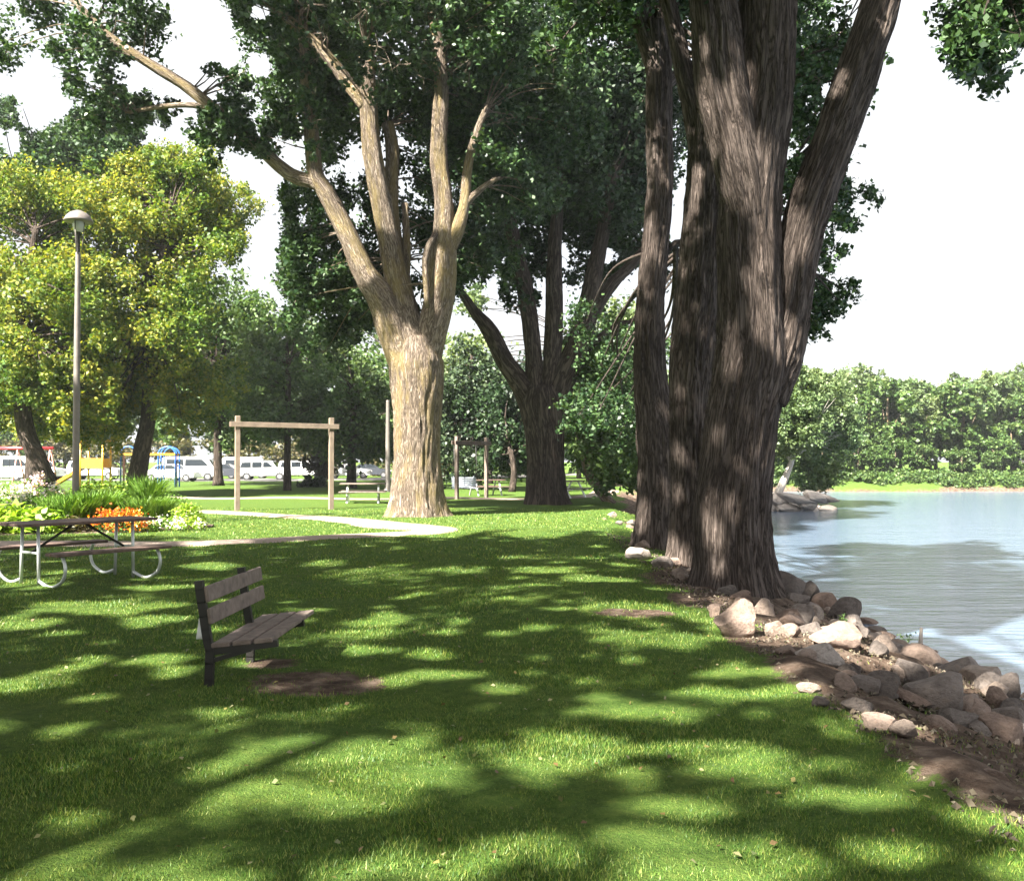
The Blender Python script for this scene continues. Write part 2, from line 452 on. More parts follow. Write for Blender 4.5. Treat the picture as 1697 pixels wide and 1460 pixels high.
df = math_n(t, 'ADD', av.outputs['Fac'], math_n(t, 'MULTIPLY', math_n(t, 'SUBTRACT', noise_n(t, pos, 4, 8, .75), .5), 2.0))
c = mixc(t, ramp(t, df, [(.35, (0, 0, 0)), (.6, (1, 1, 1))]), gcol, dcol)
t.links.new(c, p.inputs['Base Color']); p.inputs['Roughness'].default_value = .95; p.inputs['Specular IOR Level'].default_value = .1
bump(t, p, math_n(t, 'ADD', fine, vf), 1.0, .05)
me.materials.append(m); ground = link('ground', me); tag(ground, kind='structure')

m, t, p, o = nodes('river water'); M['water'] = m
pos = coord(t, 'Object')
p.inputs['Base Color'].default_value = (.10, .14, .195, 1); p.inputs['Roughness'].default_value = .14; p.inputs['IOR'].default_value = 2.3
h = math_n(t, 'ADD', noise_n(t, mapping(t, pos, (.35, 1.1, 1)), 1.0, 6, .6, .4), math_n(t, 'MULTIPLY', noise_n(t, mapping(t, pos, (2.2, 5, 1)), 1.0, 4, .6), .3))
bump(t, p, h, .8, .085)
wm = MB(); wm.add([(1, -80, WZ), (900, -80, WZ), (900, 99.5, WZ), (1, 99.5, WZ)], [(0, 1, 2, 3)])
tag(wm.build('river', m), kind='structure')

m, t, p, o = nodes('pale path concrete'); M['path'] = m
pos = coord(t, 'Object'); n = noise_n(t, pos, 3, 8, .65)
t.links.new(ramp(t, n, [(.3, (.17, .13, .10)), (.7, (.26, .205, .165))]), p.inputs['Base Color']); p.inputs['Roughness'].default_value = .9
def strip(name, pts, wd, dz=.03, mat=None):
    P, W = smooth_path([(a, b, 0) for a, b in pts], wd if isinstance(wd, list) else [wd] * len(pts), .4)
    mb = MB(); vs = []
    for i, q in enumerate(P):
        tn = (P[min(i + 1, len(P) - 1)] - P[max(i - 1, 0)]).normalized(); s_ = Vector((-tn.y, tn.x, 0)) * W[i] / 2
        for k in (-1, -.5, 0, .5, 1):
            v = q + s_ * k; vs.append((v.x, v.y, ghf(v.x, v.y) + dz + (.012 if abs(k) < 1 else -.03)))
    fs = [(i * 5 + k, i * 5 + k + 1, i * 5 + k + 6, i * 5 + k + 5) for i in range(len(P) - 1) for k in range(4)]
    mb.add(vs, [f[::-1] for f in fs], True)
    return tag(mb.build(name, mat or M['path']), kind='structure')
strip('path', [(-45, 36), (-24, 33.5), (-13, 31.8), (-8, 30.2), (-5.0, 27.6), (-3.0, 25.2), (-1.9, 23.6), (-2.6, 21.9), (-5.6, 20.1), (-9.8, 19.0), (-16, 18.6), (-30, 18)],
      [1.3, 1.3, 1.3, 1.3, 1.6, 2.0, 1.2, 1.2, 1.1, 1.1, 1.1, 1.1])
strip('footpath', [(-60, 52), (-30, 47), (-12, 43.5), (-4, 43), (3, 44.5), (6, 60)], 1.3)

# ------------------------------------------------------------------ trees
def limb_mesh(spec, Y, step, seg, wob=.10, flare=None, seed=0., dY=None):
    """spec: (px, py, radius_px[, Y]) list -> points and radii in metres"""
    P, R = [], []
    for q in spec:
        yy = q[3] if len(q) > 3 else Y
        P.append(px(q[0], q[1], yy)); R.append(q[2] * yy / FPX)
    P, R = smooth_path(P, R, step)
    mb = MB(); mb.tube(P, R, seg, True, uvoff=seed * 3.7, wob=wob, flare=flare, seed=seed, fur=(.02 if seg >= 36 else .012 if seg >= 26 else 0))
    return mb, P

def make_tree(name, base, label, cat, trunk_mb, limbs, clumps, mat_leaf, mat_bark, leaf_size, anchors, group=None,
              twigr=.035, hang=.25, do_cull=True, limb_label=None, small_twigs=True, mask=None, droop=False):
    root = empty(name, base, label, cat, group); inv = Vector(base)
    def shift(me_o): me_o.location = (0, 0, 0)
    def sub(mb): mb.v = [(a - inv.x, b - inv.y, c_ - inv.z) for a, b, c_ in mb.v]; return mb
    if trunk_mb: sub(trunk_mb).build('trunk', mat_bark, root)
    for lm in limbs: sub(lm).build('limb', mat_bark, root)
    P = []; tw = MB(); anc = [a for a in anchors]
    for C, r, n in clumps:
        pts, T = clump_points(np.array(C), r, n, twigs=max(6, int(10 * r / .9)))
        P.append(pts)
        if anc:
            cands = sorted(anc, key=lambda a: (a - Vector(C)).length + (max(0, a.z - C[2]) * 1.5 if C[2] < 60 and not droop else 0))[:3]
            a = random.choice(cands); C_ = Vector(C)
            mid = (a + C_) / 2 + Vector((random.uniform(-.2, .2), random.uniform(-.2, .2), random.uniform(.0, .35))) * (C_ - a).length * .4
            pp, rr = smooth_path([a, mid, C_], [twigr * 1.6, twigr, twigr * .45], .5)
            tw.tube(pp, rr, 5, False)
            if small_twigs:
                for q in T[:5]:
                    tw.tube([C_, Vector(q)], [twigr * .35, twigr * .12], 3, False)
    P = np.concatenate(P)
    if do_cull: P = cull(P)

    if mask is not None: P = P[mask(P)]
    Vq = leaf_quads(P, leaf_size, hang=hang) - np.array(inv)
    link('crown', quads_mesh('crown', Vq, mat_leaf), root)
    if tw.v: sub(tw).build('twigs', mat_bark, root)
    return root

def region(cx, cy, rx, ry, Y0, Y1, n, r, k, edge=1.0):
    """n clumps scattered through an ellipse seen from the camera, between depths Y0 and Y1"""
    out = []
    for _ in range(n):
        a = random.uniform(0, 2 * math.pi); q = math.sqrt(random.random()) * edge
        Yv = random.uniform(Y0, Y1)
        C = px(cx + rx * q * math.cos(a), cy + ry * q * math.sin(a), Yv)
        rr = r * random.uniform(.7, 1.25)
        out.append((tuple(C), rr, int(k * (rr / r) ** 2)))
    return out
def line_clumps(pts, Y, r, k, jitter=20):
    return [(tuple(px(x + random.uniform(-jitter, jitter), y + random.uniform(-jitter, jitter), Y + random.uniform(-.6, .8))), r * random.uniform(.7, 1.2), k) for x, y in pts]

# --- sunlit stretches (gaps in the leaves towards the sun)
def gpx(a, b, Y, r): gap(px(*a, Y), px(*b, Y), r)
YC = 29.3
gpx((690, 860), (692, 645), YC, 1.15)
gpx((608, 462), (540, 340), YC, .46); gpx((645, 375), (612, 160), YC, .46); gpx((612, 165), (606, 90), YC, .42); gpx((598, 165), (545, 95), YC, .34)
gpx((648, 320), (645, 235), YC + .6, .36); gpx((675, 410), (672, 345), YC + .6, .24)
gpx((735, 370), (727, 200), YC, .46); gpx((757, 370), (773, 330), YC, .34); gpx((785, 240), (803, 190), YC, .25); gpx((707, 495), (716, 400), YC - .6, .17)
gpx((320, 170), (200, 80), YC, .3); gpx((735, 120), (727, 70), YC, .25)

LIGHT = [(175, 1008, 150, 12), (45, 1035, 60, 15), (260, 1027, 60, 10), (50, 1130, 80, 17), (255, 1092, 55, 14), (310, 1115, 45, 16), (160, 1157, 30, 10), (140, 1105, 30, 9), (100, 1215, 30, 6),
         (415, 1100, 35, 14), (540, 935, 40, 8), (620, 953, 90, 11), (760, 945, 60, 9), (350, 938, 50, 7), (630, 1030, 50, 9), (820, 1050, 30, 9), (645, 1132, 50, 9), (750, 1122, 95, 10), (715, 1085, 40, 9),
         (420, 1300, 120, 35), (525, 1245, 80, 20), (640, 1280, 135, 45), (585, 1330, 60, 18), (175, 1370, 90, 26), (60, 1440, 80, 26), (300, 1455, 140, 16), (365, 1410, 40, 12), (700, 1440, 130, 32), (545, 1437, 45, 16),
         (915, 1250, 115, 48), (1070, 1180, 115, 16), (1175, 1150, 60, 11), (1265, 1150, 50, 9), (1060, 1010, 75, 22), (1090, 1060, 115, 16), (940, 1040, 80, 9), (1300, 1115, 60, 9), (1265, 1185, 28, 9),
         (1190, 1275, 80, 13), (1170, 1240, 90, 11), (1390, 1270, 42, 9), (1400, 1325, 95, 16), (1130, 1340, 90, 15), (1480, 1415, 75, 18), (1150, 1435, 200, 40), (1070, 1400, 120, 32), (925, 1410, 90, 22), (1690, 1440, 60, 45), (1660, 1365, 60, 22),
         (1225, 1035, 60, 45), (1285, 1048, 60, 30), (1450, 1062, 60, 25), (1520, 1080, 50, 20), (1490, 1112, 45, 15), (1375, 1080, 55, 30), (1640, 1125, 40, 12), (1470, 1200, 60, 10), (1320, 1060, 90, 34), (1420, 1075, 90, 30), (1100, 930, 55, 24), (1560, 1075, 60, 30), (1560, 1122, 80, 12), (1340, 1142, 30, 8), (1460, 1195, 50, 12), (1500, 1205, 40, 10),
         (774, 852, 30, 7), (878, 857, 40, 5), (944, 861, 55, 4), (831, 869, 45, 5), (892, 885, 70, 6), (900, 945, 60, 6), (1000, 960, 60, 6), (60, 970, 60, 7), (250, 975, 60, 6), (120, 950, 40, 5), (1230, 330 + 9999, 1, 1)]
LW = []
for cx, cy, rx, ry in LIGHT:
    if cy > PH + 50: continue
    c0 = G(cx, cy); a = G(cx + rx, cy); b = G(cx, cy + ry); b2 = G(cx, cy - ry)
    s_ = c0.z / sd[2]                                   # move along the sun ray to the lawn plane
    rxm = rx * c0.y / FPX
    LW.append((c0.x - sd[0] * s_, c0.y - sd[1] * s_, rxm, max(.13, min(abs(b2.y - b.y) / 2, rxm * 1.2))))
def shade_mask(P):
    g = ground_shadow(P); keep = np.ones(len(P), bool)
    rag = np.array([.42 * noise.noise(Vector((a * 1.7, b * 1.5, 8.1))) + .3 * noise.noise(Vector((a * 4.2, b * 3.6, 1.7))) for a, b in g])
    for cx, cy, rx, ry in LW:
        d = np.hypot((g[:, 0] - cx) / (rx + .02), (g[:, 1] - cy) / (ry + .02))
        keep &= d > 1.0 + rag * 1.4 + rng.normal(size=len(P)) * .12
    # the lit lawn and path beyond the table: nothing sunward of it
    lit = (g[:, 1] > 21.0 - .1 * (g[:, 0] + 2)) & (g[:, 0] < -1.2 + (g[:, 1] - 21) * .25)
    keep &= ~lit
    keep &= ~((g[:, 1] > 24) & (g[:, 0] < 6))
    # the canopy is open towards the river, only the big trunks stand in shade
    side = (g[:, 0] - 3) * .74 - (g[:, 1] - 13.5) * .67
    keep &= ~((g[:, 0] > 6.3) & ((side > 1.7) | (side < -5))) | ((P[:, 0] > 3.2) & (P[:, 2] < 9.5) & (P[:, 1] > 8))
    # ragged texture
    nz = np.array([noise.noise(Vector((a * .9, b * .9, 3.3))) for a, b in g])
    nz2 = np.array([noise.noise(Vector((a * 2.6, b * 2.3, 6.3))) for a, b in g])
    keep &= (nz < .34) | (rng.random(len(P)) < .45)
    keep &= (nz2 < .43) | (g[:, 0] > 5)
    return keep
# --- tree C: forked cottonwood with pruned pale limbs
seg = 40
tm, tp = limb_mesh([(690, 862, 47), (690, 830, 42), (691, 760, 37), (692, 690, 38), (692, 640, 42), (690, 600, 44), (688, 560, 30)], YC, .14, 110, .09, (.26, .5, 5), 1.3)
L = []; A = []
def lb(spec, Y=YC, s=0., sg=28, wob=.07):
    mbb, pp = limb_mesh(spec, Y, .14 if sg > 26 else .25, sg, wob, None, s); L.append(mbb); A.extend(pp[len(pp) // 3:]); return pp
lb([(676, 610, 30), (655, 545, 30), (632, 492, 26), (606, 458, 19), (581, 399, 17), (544, 325, 15), (523, 288, 13), (515, 214, 12), (509, 144, 11), (505, 80, 9), (490, -30, 7)], s=2.1)
lb([(546, 330, 11), (523, 304, 11), (482, 290, 11), (433, 249, 10), (400, 222, 10), (355, 182, 10), (310, 145, 9), (250, 108, 8), (185, 65, 7), (130, 10, 5)], s=2.6)
lb([(360, 186, 6), (320, 175, 5), (260, 178, 4), (200, 190, 3)], s=2.9, sg=12)
lb([(688, 600, 30), (672, 520, 23), (655, 452, 20), (642, 390, 17), (630, 329, 17), (618, 263, 16), (612, 205, 15), (610, 152, 14), (606, 80, 13)], s=3.3)
lb([(606, 178, 11), (589, 156, 11), (556, 111, 10), (515, 66, 9), (486, 41, 9), (440, -10, 7), (400, -60, 5)], s=3.6)
lb([(672, 545, 16, YC + .6), (665, 460, 14, YC + .7), (652, 380, 12, YC + .7), (648, 316, 12, YC + .6), (650, 250, 11, YC + .6), (642, 205, 10, YC + .6)], s=4.1)
lb([(672, 470, 7, YC + .7), (674, 415, 7, YC + .6), (671, 337, 5, YC + .6)], s=4.4, sg=14)
lb([(700, 610, 28), (714, 555, 27), (728, 493, 25), (733, 431, 24), (735, 380, 17), (735, 329, 15), (727, 267, 14), (729, 205, 13), (731, 144, 12), (727, 82, 10), (715, 10, 9), (700, -80, 7)], s=5.2)
lb([(742, 415, 14), (757, 382, 13), (769, 341, 9), (774, 288, 8), (782, 247, 7), (793, 212, 6), (804, 184, 5)], s=5.7, sg=16)
lb([(768, 345, 6), (784, 325, 6), (804, 308, 5), (824, 295, 4)], s=5.9, sg=12)
lb([(708, 510, 5, YC - .6), (706, 470, 5, YC - .6), (704, 430, 5, YC - .6), (711, 405, 5, YC - .5), (722, 388, 5, YC - .3)], s=6.1, sg=12)
cl = []
cl += region(560, 420, 110, 140, YC + 1.0, YC + 5, 36, .95, 700)
cl += region(560, 60, 150, 90, YC - 2, YC - .5, 9, .7, 330)
cl += region(760, 60, 130, 90, YC - 2, YC - .5, 9, .8, 380)
cl += region(620, -20, 260, 50, YC - 3, YC - .5, 16, .9, 480)
cl += region(640, 120, 210, 150, YC + .8, YC + 6, 62, 1.1, 760)
cl += region(640, -60, 300, 110, YC - 3, YC + 6, 36, 1.2, 620)
cl += region(850, 180, 130, 170, YC + .5, YC + 6, 42, 1.1, 760)
cl += region(500, 190, 50, 70, YC - 1.6, YC - .5, 8, .5, 260)
cl += region(680, 60, 120, 60, YC - 2, YC - .5, 9, .6, 330)
cl += region(400, 200, 60, 30, YC - 1.2, YC - .4, 6, .4, 200)
cl += region(690, 430, 80, 130, YC + 1.5, YC + 5, 12, .9, 600)
cl += region(800, 430, 70, 80, YC + 1, YC + 5, 8, .8, 520)
cl += region(470, 60, 120, 90, YC - 1, YC + 3, 17, .9, 460)
cl += region(420, 205, 80, 40, YC - .5, YC + 2, 10, .6, 300)
cl += region(350, 130, 40, 26, YC - .5, YC + 1, 4, .45, 170)
cl += region(345, 235, 30, 30, YC - .5, YC + 1, 4, .5, 170)
cl += region(130, 60, 150, 85, YC - 1, YC + 2, 20, .8, 330)
cl += region(170, 170, 70, 40, YC - 1, YC + 2, 8, .6, 230)
cl += region(270, 175, 60, 18, YC, YC + 1, 5, .4, 120)
cl += region(560, 560, 60, 50, YC + 2, YC + 5, 4, .7, 350)
skyholes = [(430, 395, 38, 95), (350, 55, 45, 60), (65, 130, 38, 42), (265, 235, 42, 22), (440, 500, 32, 45), (560, 590, 14, 14), (455, 285, 20, 30), (225, 130, 18, 30),
            (430, 110, 26, 22), (782, 550, 34, 34), (855, 575, 22, 20), (430, 20, 20, 14), (300, 90, 42, 22), (20, 190, 16, 22)]
def holes(lst, soft=.35):
    def f(P):
        q = project(P); keep = np.ones(len(P), bool)
        for cx, cy, rx, ry in lst:
            d = np.hypot((q[:, 0] - cx) / rx, (q[:, 1] - cy) / ry)
            keep &= d > 1 + rng.normal(size=len(P)) * soft * .4
        return keep
    return f
make_tree('cottonwood_tree', G(690, 857), 'pale forked cottonwood with sawn-off sunlit limbs beside the bend of the path', 'tree', tm, L, cl, M['cotton_mid'], M['bark_mid'], .165, A, mask=holes(skyholes), twigr=.02)

# --- tree D: dark forked tree behind it
YD = 37.0; L = []; A = []
tm, tp = limb_mesh([(906, 845, 34), (905, 810, 31), (905, 760, 30), (902, 700, 34), (898, 665, 36), (898, 640, 25)], YD, .2, 70, .1, (.3, .6, 5), 7.3)
lb([(885, 690, 20), (868, 645, 18), (838, 600, 15), (812, 550, 14), (785, 515, 8), (760, 478, 6), (735, 440, 5)], YD, 7.5)
lb([(890, 660, 17), (884, 590, 14), (878, 530, 14), (868, 470, 14), (852, 400, 11), (842, 330, 9), (835, 240, 7)], YD, 7.7)
lb([(903, 680, 18), (914, 600, 15), (918, 540, 15), (918, 470, 14), (920, 400, 11), (926, 320, 9), (925, 220, 7)], YD, 7.9)
lb([(915, 690, 24), (930, 635, 22), (955, 580, 20), (972, 520, 18), (985, 450, 14), (1000, 380, 11), (1015, 290, 8)], YD, 8.1)
lb([(962, 560, 11), (985, 515, 11), (1015, 470, 10), (1045, 440, 9), (1080, 400, 7)], YD, 8.3)
lb([(938, 620, 8), (985, 568, 6), (1020, 540, 5), (1060, 530, 4)], YD, 8.5, 14)
cl = region(930, 180, 190, 190, YD, YD + 7, 92, 1.45, 720)
cl += region(940, 390, 130, 80, YD + 1, YD + 5, 24, 1.1, 520)
cl += region(830, 450, 70, 60, YD, YD + 4, 9, .9, 380)
cl += region(1050, 330, 60, 130, YD, YD + 5, 12, 1.2, 480)
cl += region(1010, 100, 60, 60, YD + 4, YD + 7, 5, 1.2, 300)
cl += region(760, 330, 50, 150, YD + 1, YD + 5, 12, 1.2, 480)
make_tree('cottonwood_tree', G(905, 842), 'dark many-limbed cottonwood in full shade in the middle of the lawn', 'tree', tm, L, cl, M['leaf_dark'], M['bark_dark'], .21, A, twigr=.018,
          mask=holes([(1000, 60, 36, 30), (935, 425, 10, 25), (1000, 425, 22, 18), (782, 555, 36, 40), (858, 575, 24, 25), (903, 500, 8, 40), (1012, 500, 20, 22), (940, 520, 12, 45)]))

# --- tree F: stem behind the big one, and B, the second big trunk
YF = 19.0; L = []; A = []
tm, tp = limb_mesh([(1092, 915, 42), (1091, 870, 37), (1093, 800, 36), (1090, 720, 34), (1080, 640, 27), (1077, 560, 24), (1080, 470, 22), (1088, 380, 21), (1094, 300, 21), (1092, 200, 20), (1092, 110, 22), (1085, 40, 24)], YF, .13, 80, .1, (.35, .45, 5), 9.3)
lb([(1092, 120, 20), (1070, 50, 19), (1050, -20, 17), (1020, -110, 14), (990, -220, 10)], YF, 9.5)
lb([(1090, 120, 20), (1098, 50, 18), (1105, -20, 16), (1115, -120, 14), (1130, -300, 9)], YF, 9.6)
lb([(1095, 425, 6), (1120, 402, 5), (1150, 398, 4)], YF, 9.8, 12)
lb([(1095, 150, 10, YF), (1150, 110, 10, YF + 1), (1230, 120, 9, YF + 2.5), (1310, 160, 7, YF + 4), (1370, 230, 5, YF + 5)], YF, 9.9, 14)
cl = region(1345, 150, 60, 110, YF + 2, YF + 6, 16, .75, 430)
cl += region(1300, 40, 90, 60, YF + 1, YF + 5, 12, .8, 430)
cl += region(1375, 430, 34, 90, YF + 3, YF + 6, 9, .55, 300)
cl += region(1345, 540, 14, 50, YF + 3, YF + 5, 4, .35, 150)
cl += region(1400, 330, 26, 45, YF + 3, YF + 6, 5, .45, 200)
cl += region(1330, 300, 40, 70, YF + 3, YF + 6, 8, .6, 260)
cl += region(1050, -40, 150, 100, YF - 1, YF + 4, 26, .8, 520)
cl += region(1000, 60, 90, 80, YF, YF + 4, 9, .6, 380)
cl += region(1010, 620, 70, 110, YF + 8, YF + 13, 12, .9, 420)
cl += region(1440, 60, 28, 90, YF + 1, YF + 3, 5, .32, 90)
make_tree('cottonwood_tree', G(1090, 905), 'slimmer dark trunk standing directly behind and left of the two biggest trunks', 'tree', tm, L, cl, M['cotton_mid'], M['bark_near'], .13, A,
          mask=holes([(1350, 390, 12, 20), (1300, 215, 14, 16), (1400, 395, 20, 12), (1372, 150, 12, 16)]))

YB = 16.2; L = []; A = []
tm, tp = limb_mesh([(1156, 945, 44), (1152, 880, 40), (1150, 800, 38), (1148, 700, 38), (1150, 600, 39), (1158, 500, 38), (1166, 400, 36), (1170, 300, 32), (1176, 200, 30), (1180, 80, 26), (1190, -60, 22), (1210, -300, 14)], YB, .11, 100, .1, (.3, .4, 5), 10.3)
lb([(1172, 330, 18), (1150, 200, 16), (1120, 60, 14), (1080, -100, 11), (1050, -260, 8)], YB, 10.6)
cl = region(1150, -130, 190, 95, YB - 1, YB + 4, 34, .8, 460)
make_tree('cottonwood_tree', G(1153, 935), 'second big cottonwood trunk growing right against the largest one on its left', 'tree', tm, L, cl, M['cotton_near'], M['bark_near'], .12, A, mask=shade_mask)

# --- tree A: the biggest, on the edge of the bank
YA = 13.6; L = []; A = []
gpx((1243, 390), (1240, 330), YA, .16); gpx((1238, 670), (1232, 600), YA, .17); gpx((1310, 500), (1322, 430), YA, .12); gpx((1185, 300), (1195, 270), YA, .09)
for a_, b_, Y_, r_ in [((1215, 945), (1205, 890), YA, .17), ((1250, 930), (1250, 900), YA, .08), ((1215, 800), (1218, 770), YA, .1), ((1262, 240), (1265, 180), YA, .14), ((1300, 510), (1318, 430), YA, .2), ((1205, 180), (1200, 150), YA, .1), ((1400, 190), (1405, 160), YA, .12), ((1168, 380), (1172, 330), YB, .12), ((1150, 720), (1150, 690), YB, .08), ((1085, 440), (1086, 400), YF, .12), ((1098, 130), (1100, 115), YF, .15), ((1080, 900), (1082, 870), YF, .14), ((1120, 905), (1125, 880), YF - 1.5, .15)]:
    gpx(a_, b_, Y_, r_)
tm, tp = limb_mesh([(1213, 985, 66), (1213, 940, 61), (1212, 850, 60), (1222, 760, 57), (1232, 680, 58), (1246, 600, 60), (1246, 520, 54), (1242, 400, 50), (1244, 320, 50), (1248, 240, 50), (1255, 170, 44)], YA, .09, 130, .09, (.16, .4, 6), 11.3)
lb([(1246, 420, 30), (1248, 320, 44), (1262, 200, 47), (1268, 100, 48), (1272, 0, 46), (1280, -150, 38), (1285, -380, 28), (1300, -650, 16)], YA, 11.5, 96)
lb([(1250, 480, 14), (1246, 400, 26), (1235, 320, 40), (1213, 220, 41), (1193, 130, 42), (1185, 40, 40), (1170, -80, 34), (1140, -300, 24), (1100, -520, 14)], YA - .15, 11.7, 96)
lb([(1262, 660, 40), (1290, 590, 38), (1308, 520, 32), (1320, 430, 33), (1345, 330, 35), (1383, 230, 34), (1418, 130, 34), (1452, 30, 31), (1480, -60, 28), (1530, -220, 22), (1580, -400, 14)], YA, 11.9, 84)
lb([(1560, -330, 12, YA), (1620, -300, 9, YA - 1.5), (1680, -200, 6, YA - 2.2), (1690, -60, 4, YA - 2.4)], YA, 12.1, 12)
A2 = [a for a in A if a.z > 8.5]
cl = region(1040, -330, 380, 180, YA - 3, YA + 3, 76, .95, 520)
cl += region(1520, -180, 160, 60, YA - 3, YA - 1, 8, .6, 260)
cl += region(1640, 30, 70, 70, YA - 3, YA - 1.5, 16, .42, 300)
cl += region(1625, 110, 40, 55, YA - 3, YA - 2, 8, .28, 170)
cl += region(1680, 20, 60, 80, YA - 3, YA - 1.5, 11, .4, 300)
cl += region(1400, 60, 26, 60, YA + 1, YA + 2, 4, .3, 120)
make_tree('cottonwood_tree', G(1213, 968), 'largest cottonwood with deeply furrowed bark rooted among the bank rocks', 'tree', tm, L, cl, M['cotton_near'], M['bark_near'], .088, A2, droop=True, twigr=.014, mask=shade_mask)

# ------------------------------------------------------------------ shade trees beside and behind the camera
def shade_tree(base, gx0, gx1, gy0, gy1, n, label, seedv, extra=(), hx=0, ht=8, lsz=.16):
    root_p = Vector(base)
    top = root_p + Vector((random.uniform(-1, 1), random.uniform(-1, 1), ht))
    A = []; L = []
    P_, R_ = smooth_path([root_p + Vector((0, 0, -.1)), root_p + Vector((.1, 0, 3)), root_p + Vector((.3, .2, 7)), top], [.62, .5, .42, .3], .4)
    tmb = MB(); tmb.tube(P_, R_, 28, True, wob=.1, flare=(.3, .5, 5), seed=seedv)
    clp = []
    for _ in range(n):
        g0 = (random.uniform(gx0, gx1), random.uniform(gy0, gy1)); h_ = max(7.5, 3.4 + .353 * g0[1]) + random.uniform(0, 1.6) + hx
        C = (g0[0] + sd[0] * h_ / sd[2], g0[1] + sd[1] * h_ / sd[2], h_)
        clp.append((C, random.uniform(.8, 1.3), 640))
    clp += list(extra)
    for k in range(3):
        C = Vector(random.choice(clp)[0]); st = P_[int(len(P_) * random.uniform(.5, .95))]
        mid = (st + C) / 2 + Vector((0, 0, 1.0)); pp, rr = smooth_path([st, mid, C], [.13, .08, .03], .6)
        mbb = MB(); mbb.tube(pp, rr, 14, True, wob=.08, seed=seedv + k); L.append(mbb); A.extend(pp[len(pp) // 3:])
    return make_tree('shade_tree', base, label, 'tree', tmb, L, clp, M['cotton_near'], M['bark_near'], lsz, A, mask=shade_mask, twigr=.012, small_twigs=False)
EX = []
for (a, b, n_) in (((692, 580), (690, 400), 12), ((655, 580), (622, 485), 8), ((722, 585), (735, 410), 9), ((690, 605), (690, 560), 5), ((668, 580), (662, 400), 10), ((742, 560), (745, 410), 9), ((640, 545), (632, 490), 5), ((705, 560), (712, 420), 8), ((640, 430), (610, 100), 10), ((730, 430), (725, 60), 10), ((545, 320), (500, 60), 9), ((515, 300), (345, 165), 14), ((660, 350), (650, 200), 5)):
    for i in range(n_):
        f = (i + .5) / n_; q = px(a[0] + (b[0] - a[0]) * f, a[1] + (b[1] - a[1]) * f, YC); tt = random.uniform(12.5, 14.5)
        EX.append((tuple(q + TO_SUN * tt + Vector((random.uniform(-.5, .5), random.uniform(-.5, .5), random.uniform(-.4, .4)))), random.uniform(.7, 1.0), 900))
shade_tree((-12.5, 1.0, 0), -13, -3, 2.5, 21, 230, 'tall cottonwood shading the picnic table from the left of the view', 21., hx=.0)
NSH = len(LW)
def shade_tree_c():  # extra unseen tree, its leaf clumps added sunward of the fork to shade it
    global shade_mask
    sm = shade_mask; shade_mask = lambda P: np.ones(len(P), bool)
    shade_tree((-17.5, 17.5, 0), -99, -98, -99, -98, 0, 'unseen cottonwood added left of the view to shade the fork of the pale cottonwood', 25., EX, ht=13, lsz=.15)
    shade_mask = sm
shade_tree_c()
EX3 = []
def fill(x0, x1, y0, y1, st, into):
    yy_ = y0
    while yy_ < y1:
        xx_ = x0
        while xx_ < x1:
            g0 = (xx_ + random.uniform(-.25, .25), yy_ + random.uniform(-.25, .25)); h_ = max(7.5, 3.4 + .353 * g0[1]) + random.uniform(0, 1.4)
            into.append(((g0[0] + sd[0] * h_ / sd[2], g0[1] + sd[1] * h_ / sd[2], h_), random.uniform(.75, 1.0), 520)); xx_ += st
        yy_ += st
fill(-3.6, 4.2, 3.2, 8.6, .85, EX3)
shade_tree((-7.5, -3.5, 0), -4, 4.5, 7.0, 22, 180, 'tall cottonwood behind the viewer shading the bench and foreground lawn', 22., EX3)
EX2 = []
for (a, b, n_) in (((1225, 640), (1225, 0), 20), ((1270, 640), (1290, 0), 16), ((1180, 560), (1170, 0), 16), ((1315, 470), (1470, 0), 14), ((1215, 900), (1215, 650), 8), ((1205, 300), (1185, 0), 14), ((1290, 300), (1250, 0), 14), ((1240, 290), (1230, 40), 14)):
    for i in range(n_):
        f = (i + .5) / n_; q = px(a[0] + (b[0] - a[0]) * f, a[1] + (b[1] - a[1]) * f, YA - .5); tt = max(8.5, (9.5 - q.z) / sd[2]) + random.uniform(0, 2)
        EX2.append((tuple(q + TO_SUN * tt + Vector((random.uniform(-.3, .3), random.uniform(-.3, .3), random.uniform(-.3, .3)))), random.uniform(.5, .8), 420))
shade_tree((-1.5, -4.5, 0), 3.0, 10.5, 2, 27, 190, 'tall cottonwood behind the viewer shading the rocky bank', 23., EX2, hx=1.0, ht=10)

# ------------------------------------------------------------------ middle and far trees
def small_tree(name, bx, by, Y, label, crown, mat, leaf, trunk, cat='tree', group=None, bark='bark_dark', n_k=380, cullit=True, hl=None, tw=.035):
    """bx,by: foot of the trunk in the photo; crown: region tuples; trunk: (px,py,r) list"""
    global L, A
    L = []; A = []
    mbt, tp = limb_mesh(trunk, Y, .4, 16, .1, (.25, .4, 5), bx * .013)
    anchors = tp[len(tp) // 2:]
    cl = []
    for c_ in crown: cl += region(*c_)
    b = px(bx, by, Y); b.z = ghf(b.x, b.y)
    dz = b.z - min(v[2] for v in mbt.v)
    if dz < 0: mbt.v = [(v[0], v[1], v[2] + dz if v[2] < b.z + .8 else v[2]) for v in mbt.v]
    return make_tree(name, b, label, cat, mbt, [], cl, mat, M[bark], leaf, anchors, group, twigr=tw, do_cull=False, small_twigs=False, mask=holes(hl) if hl else None)

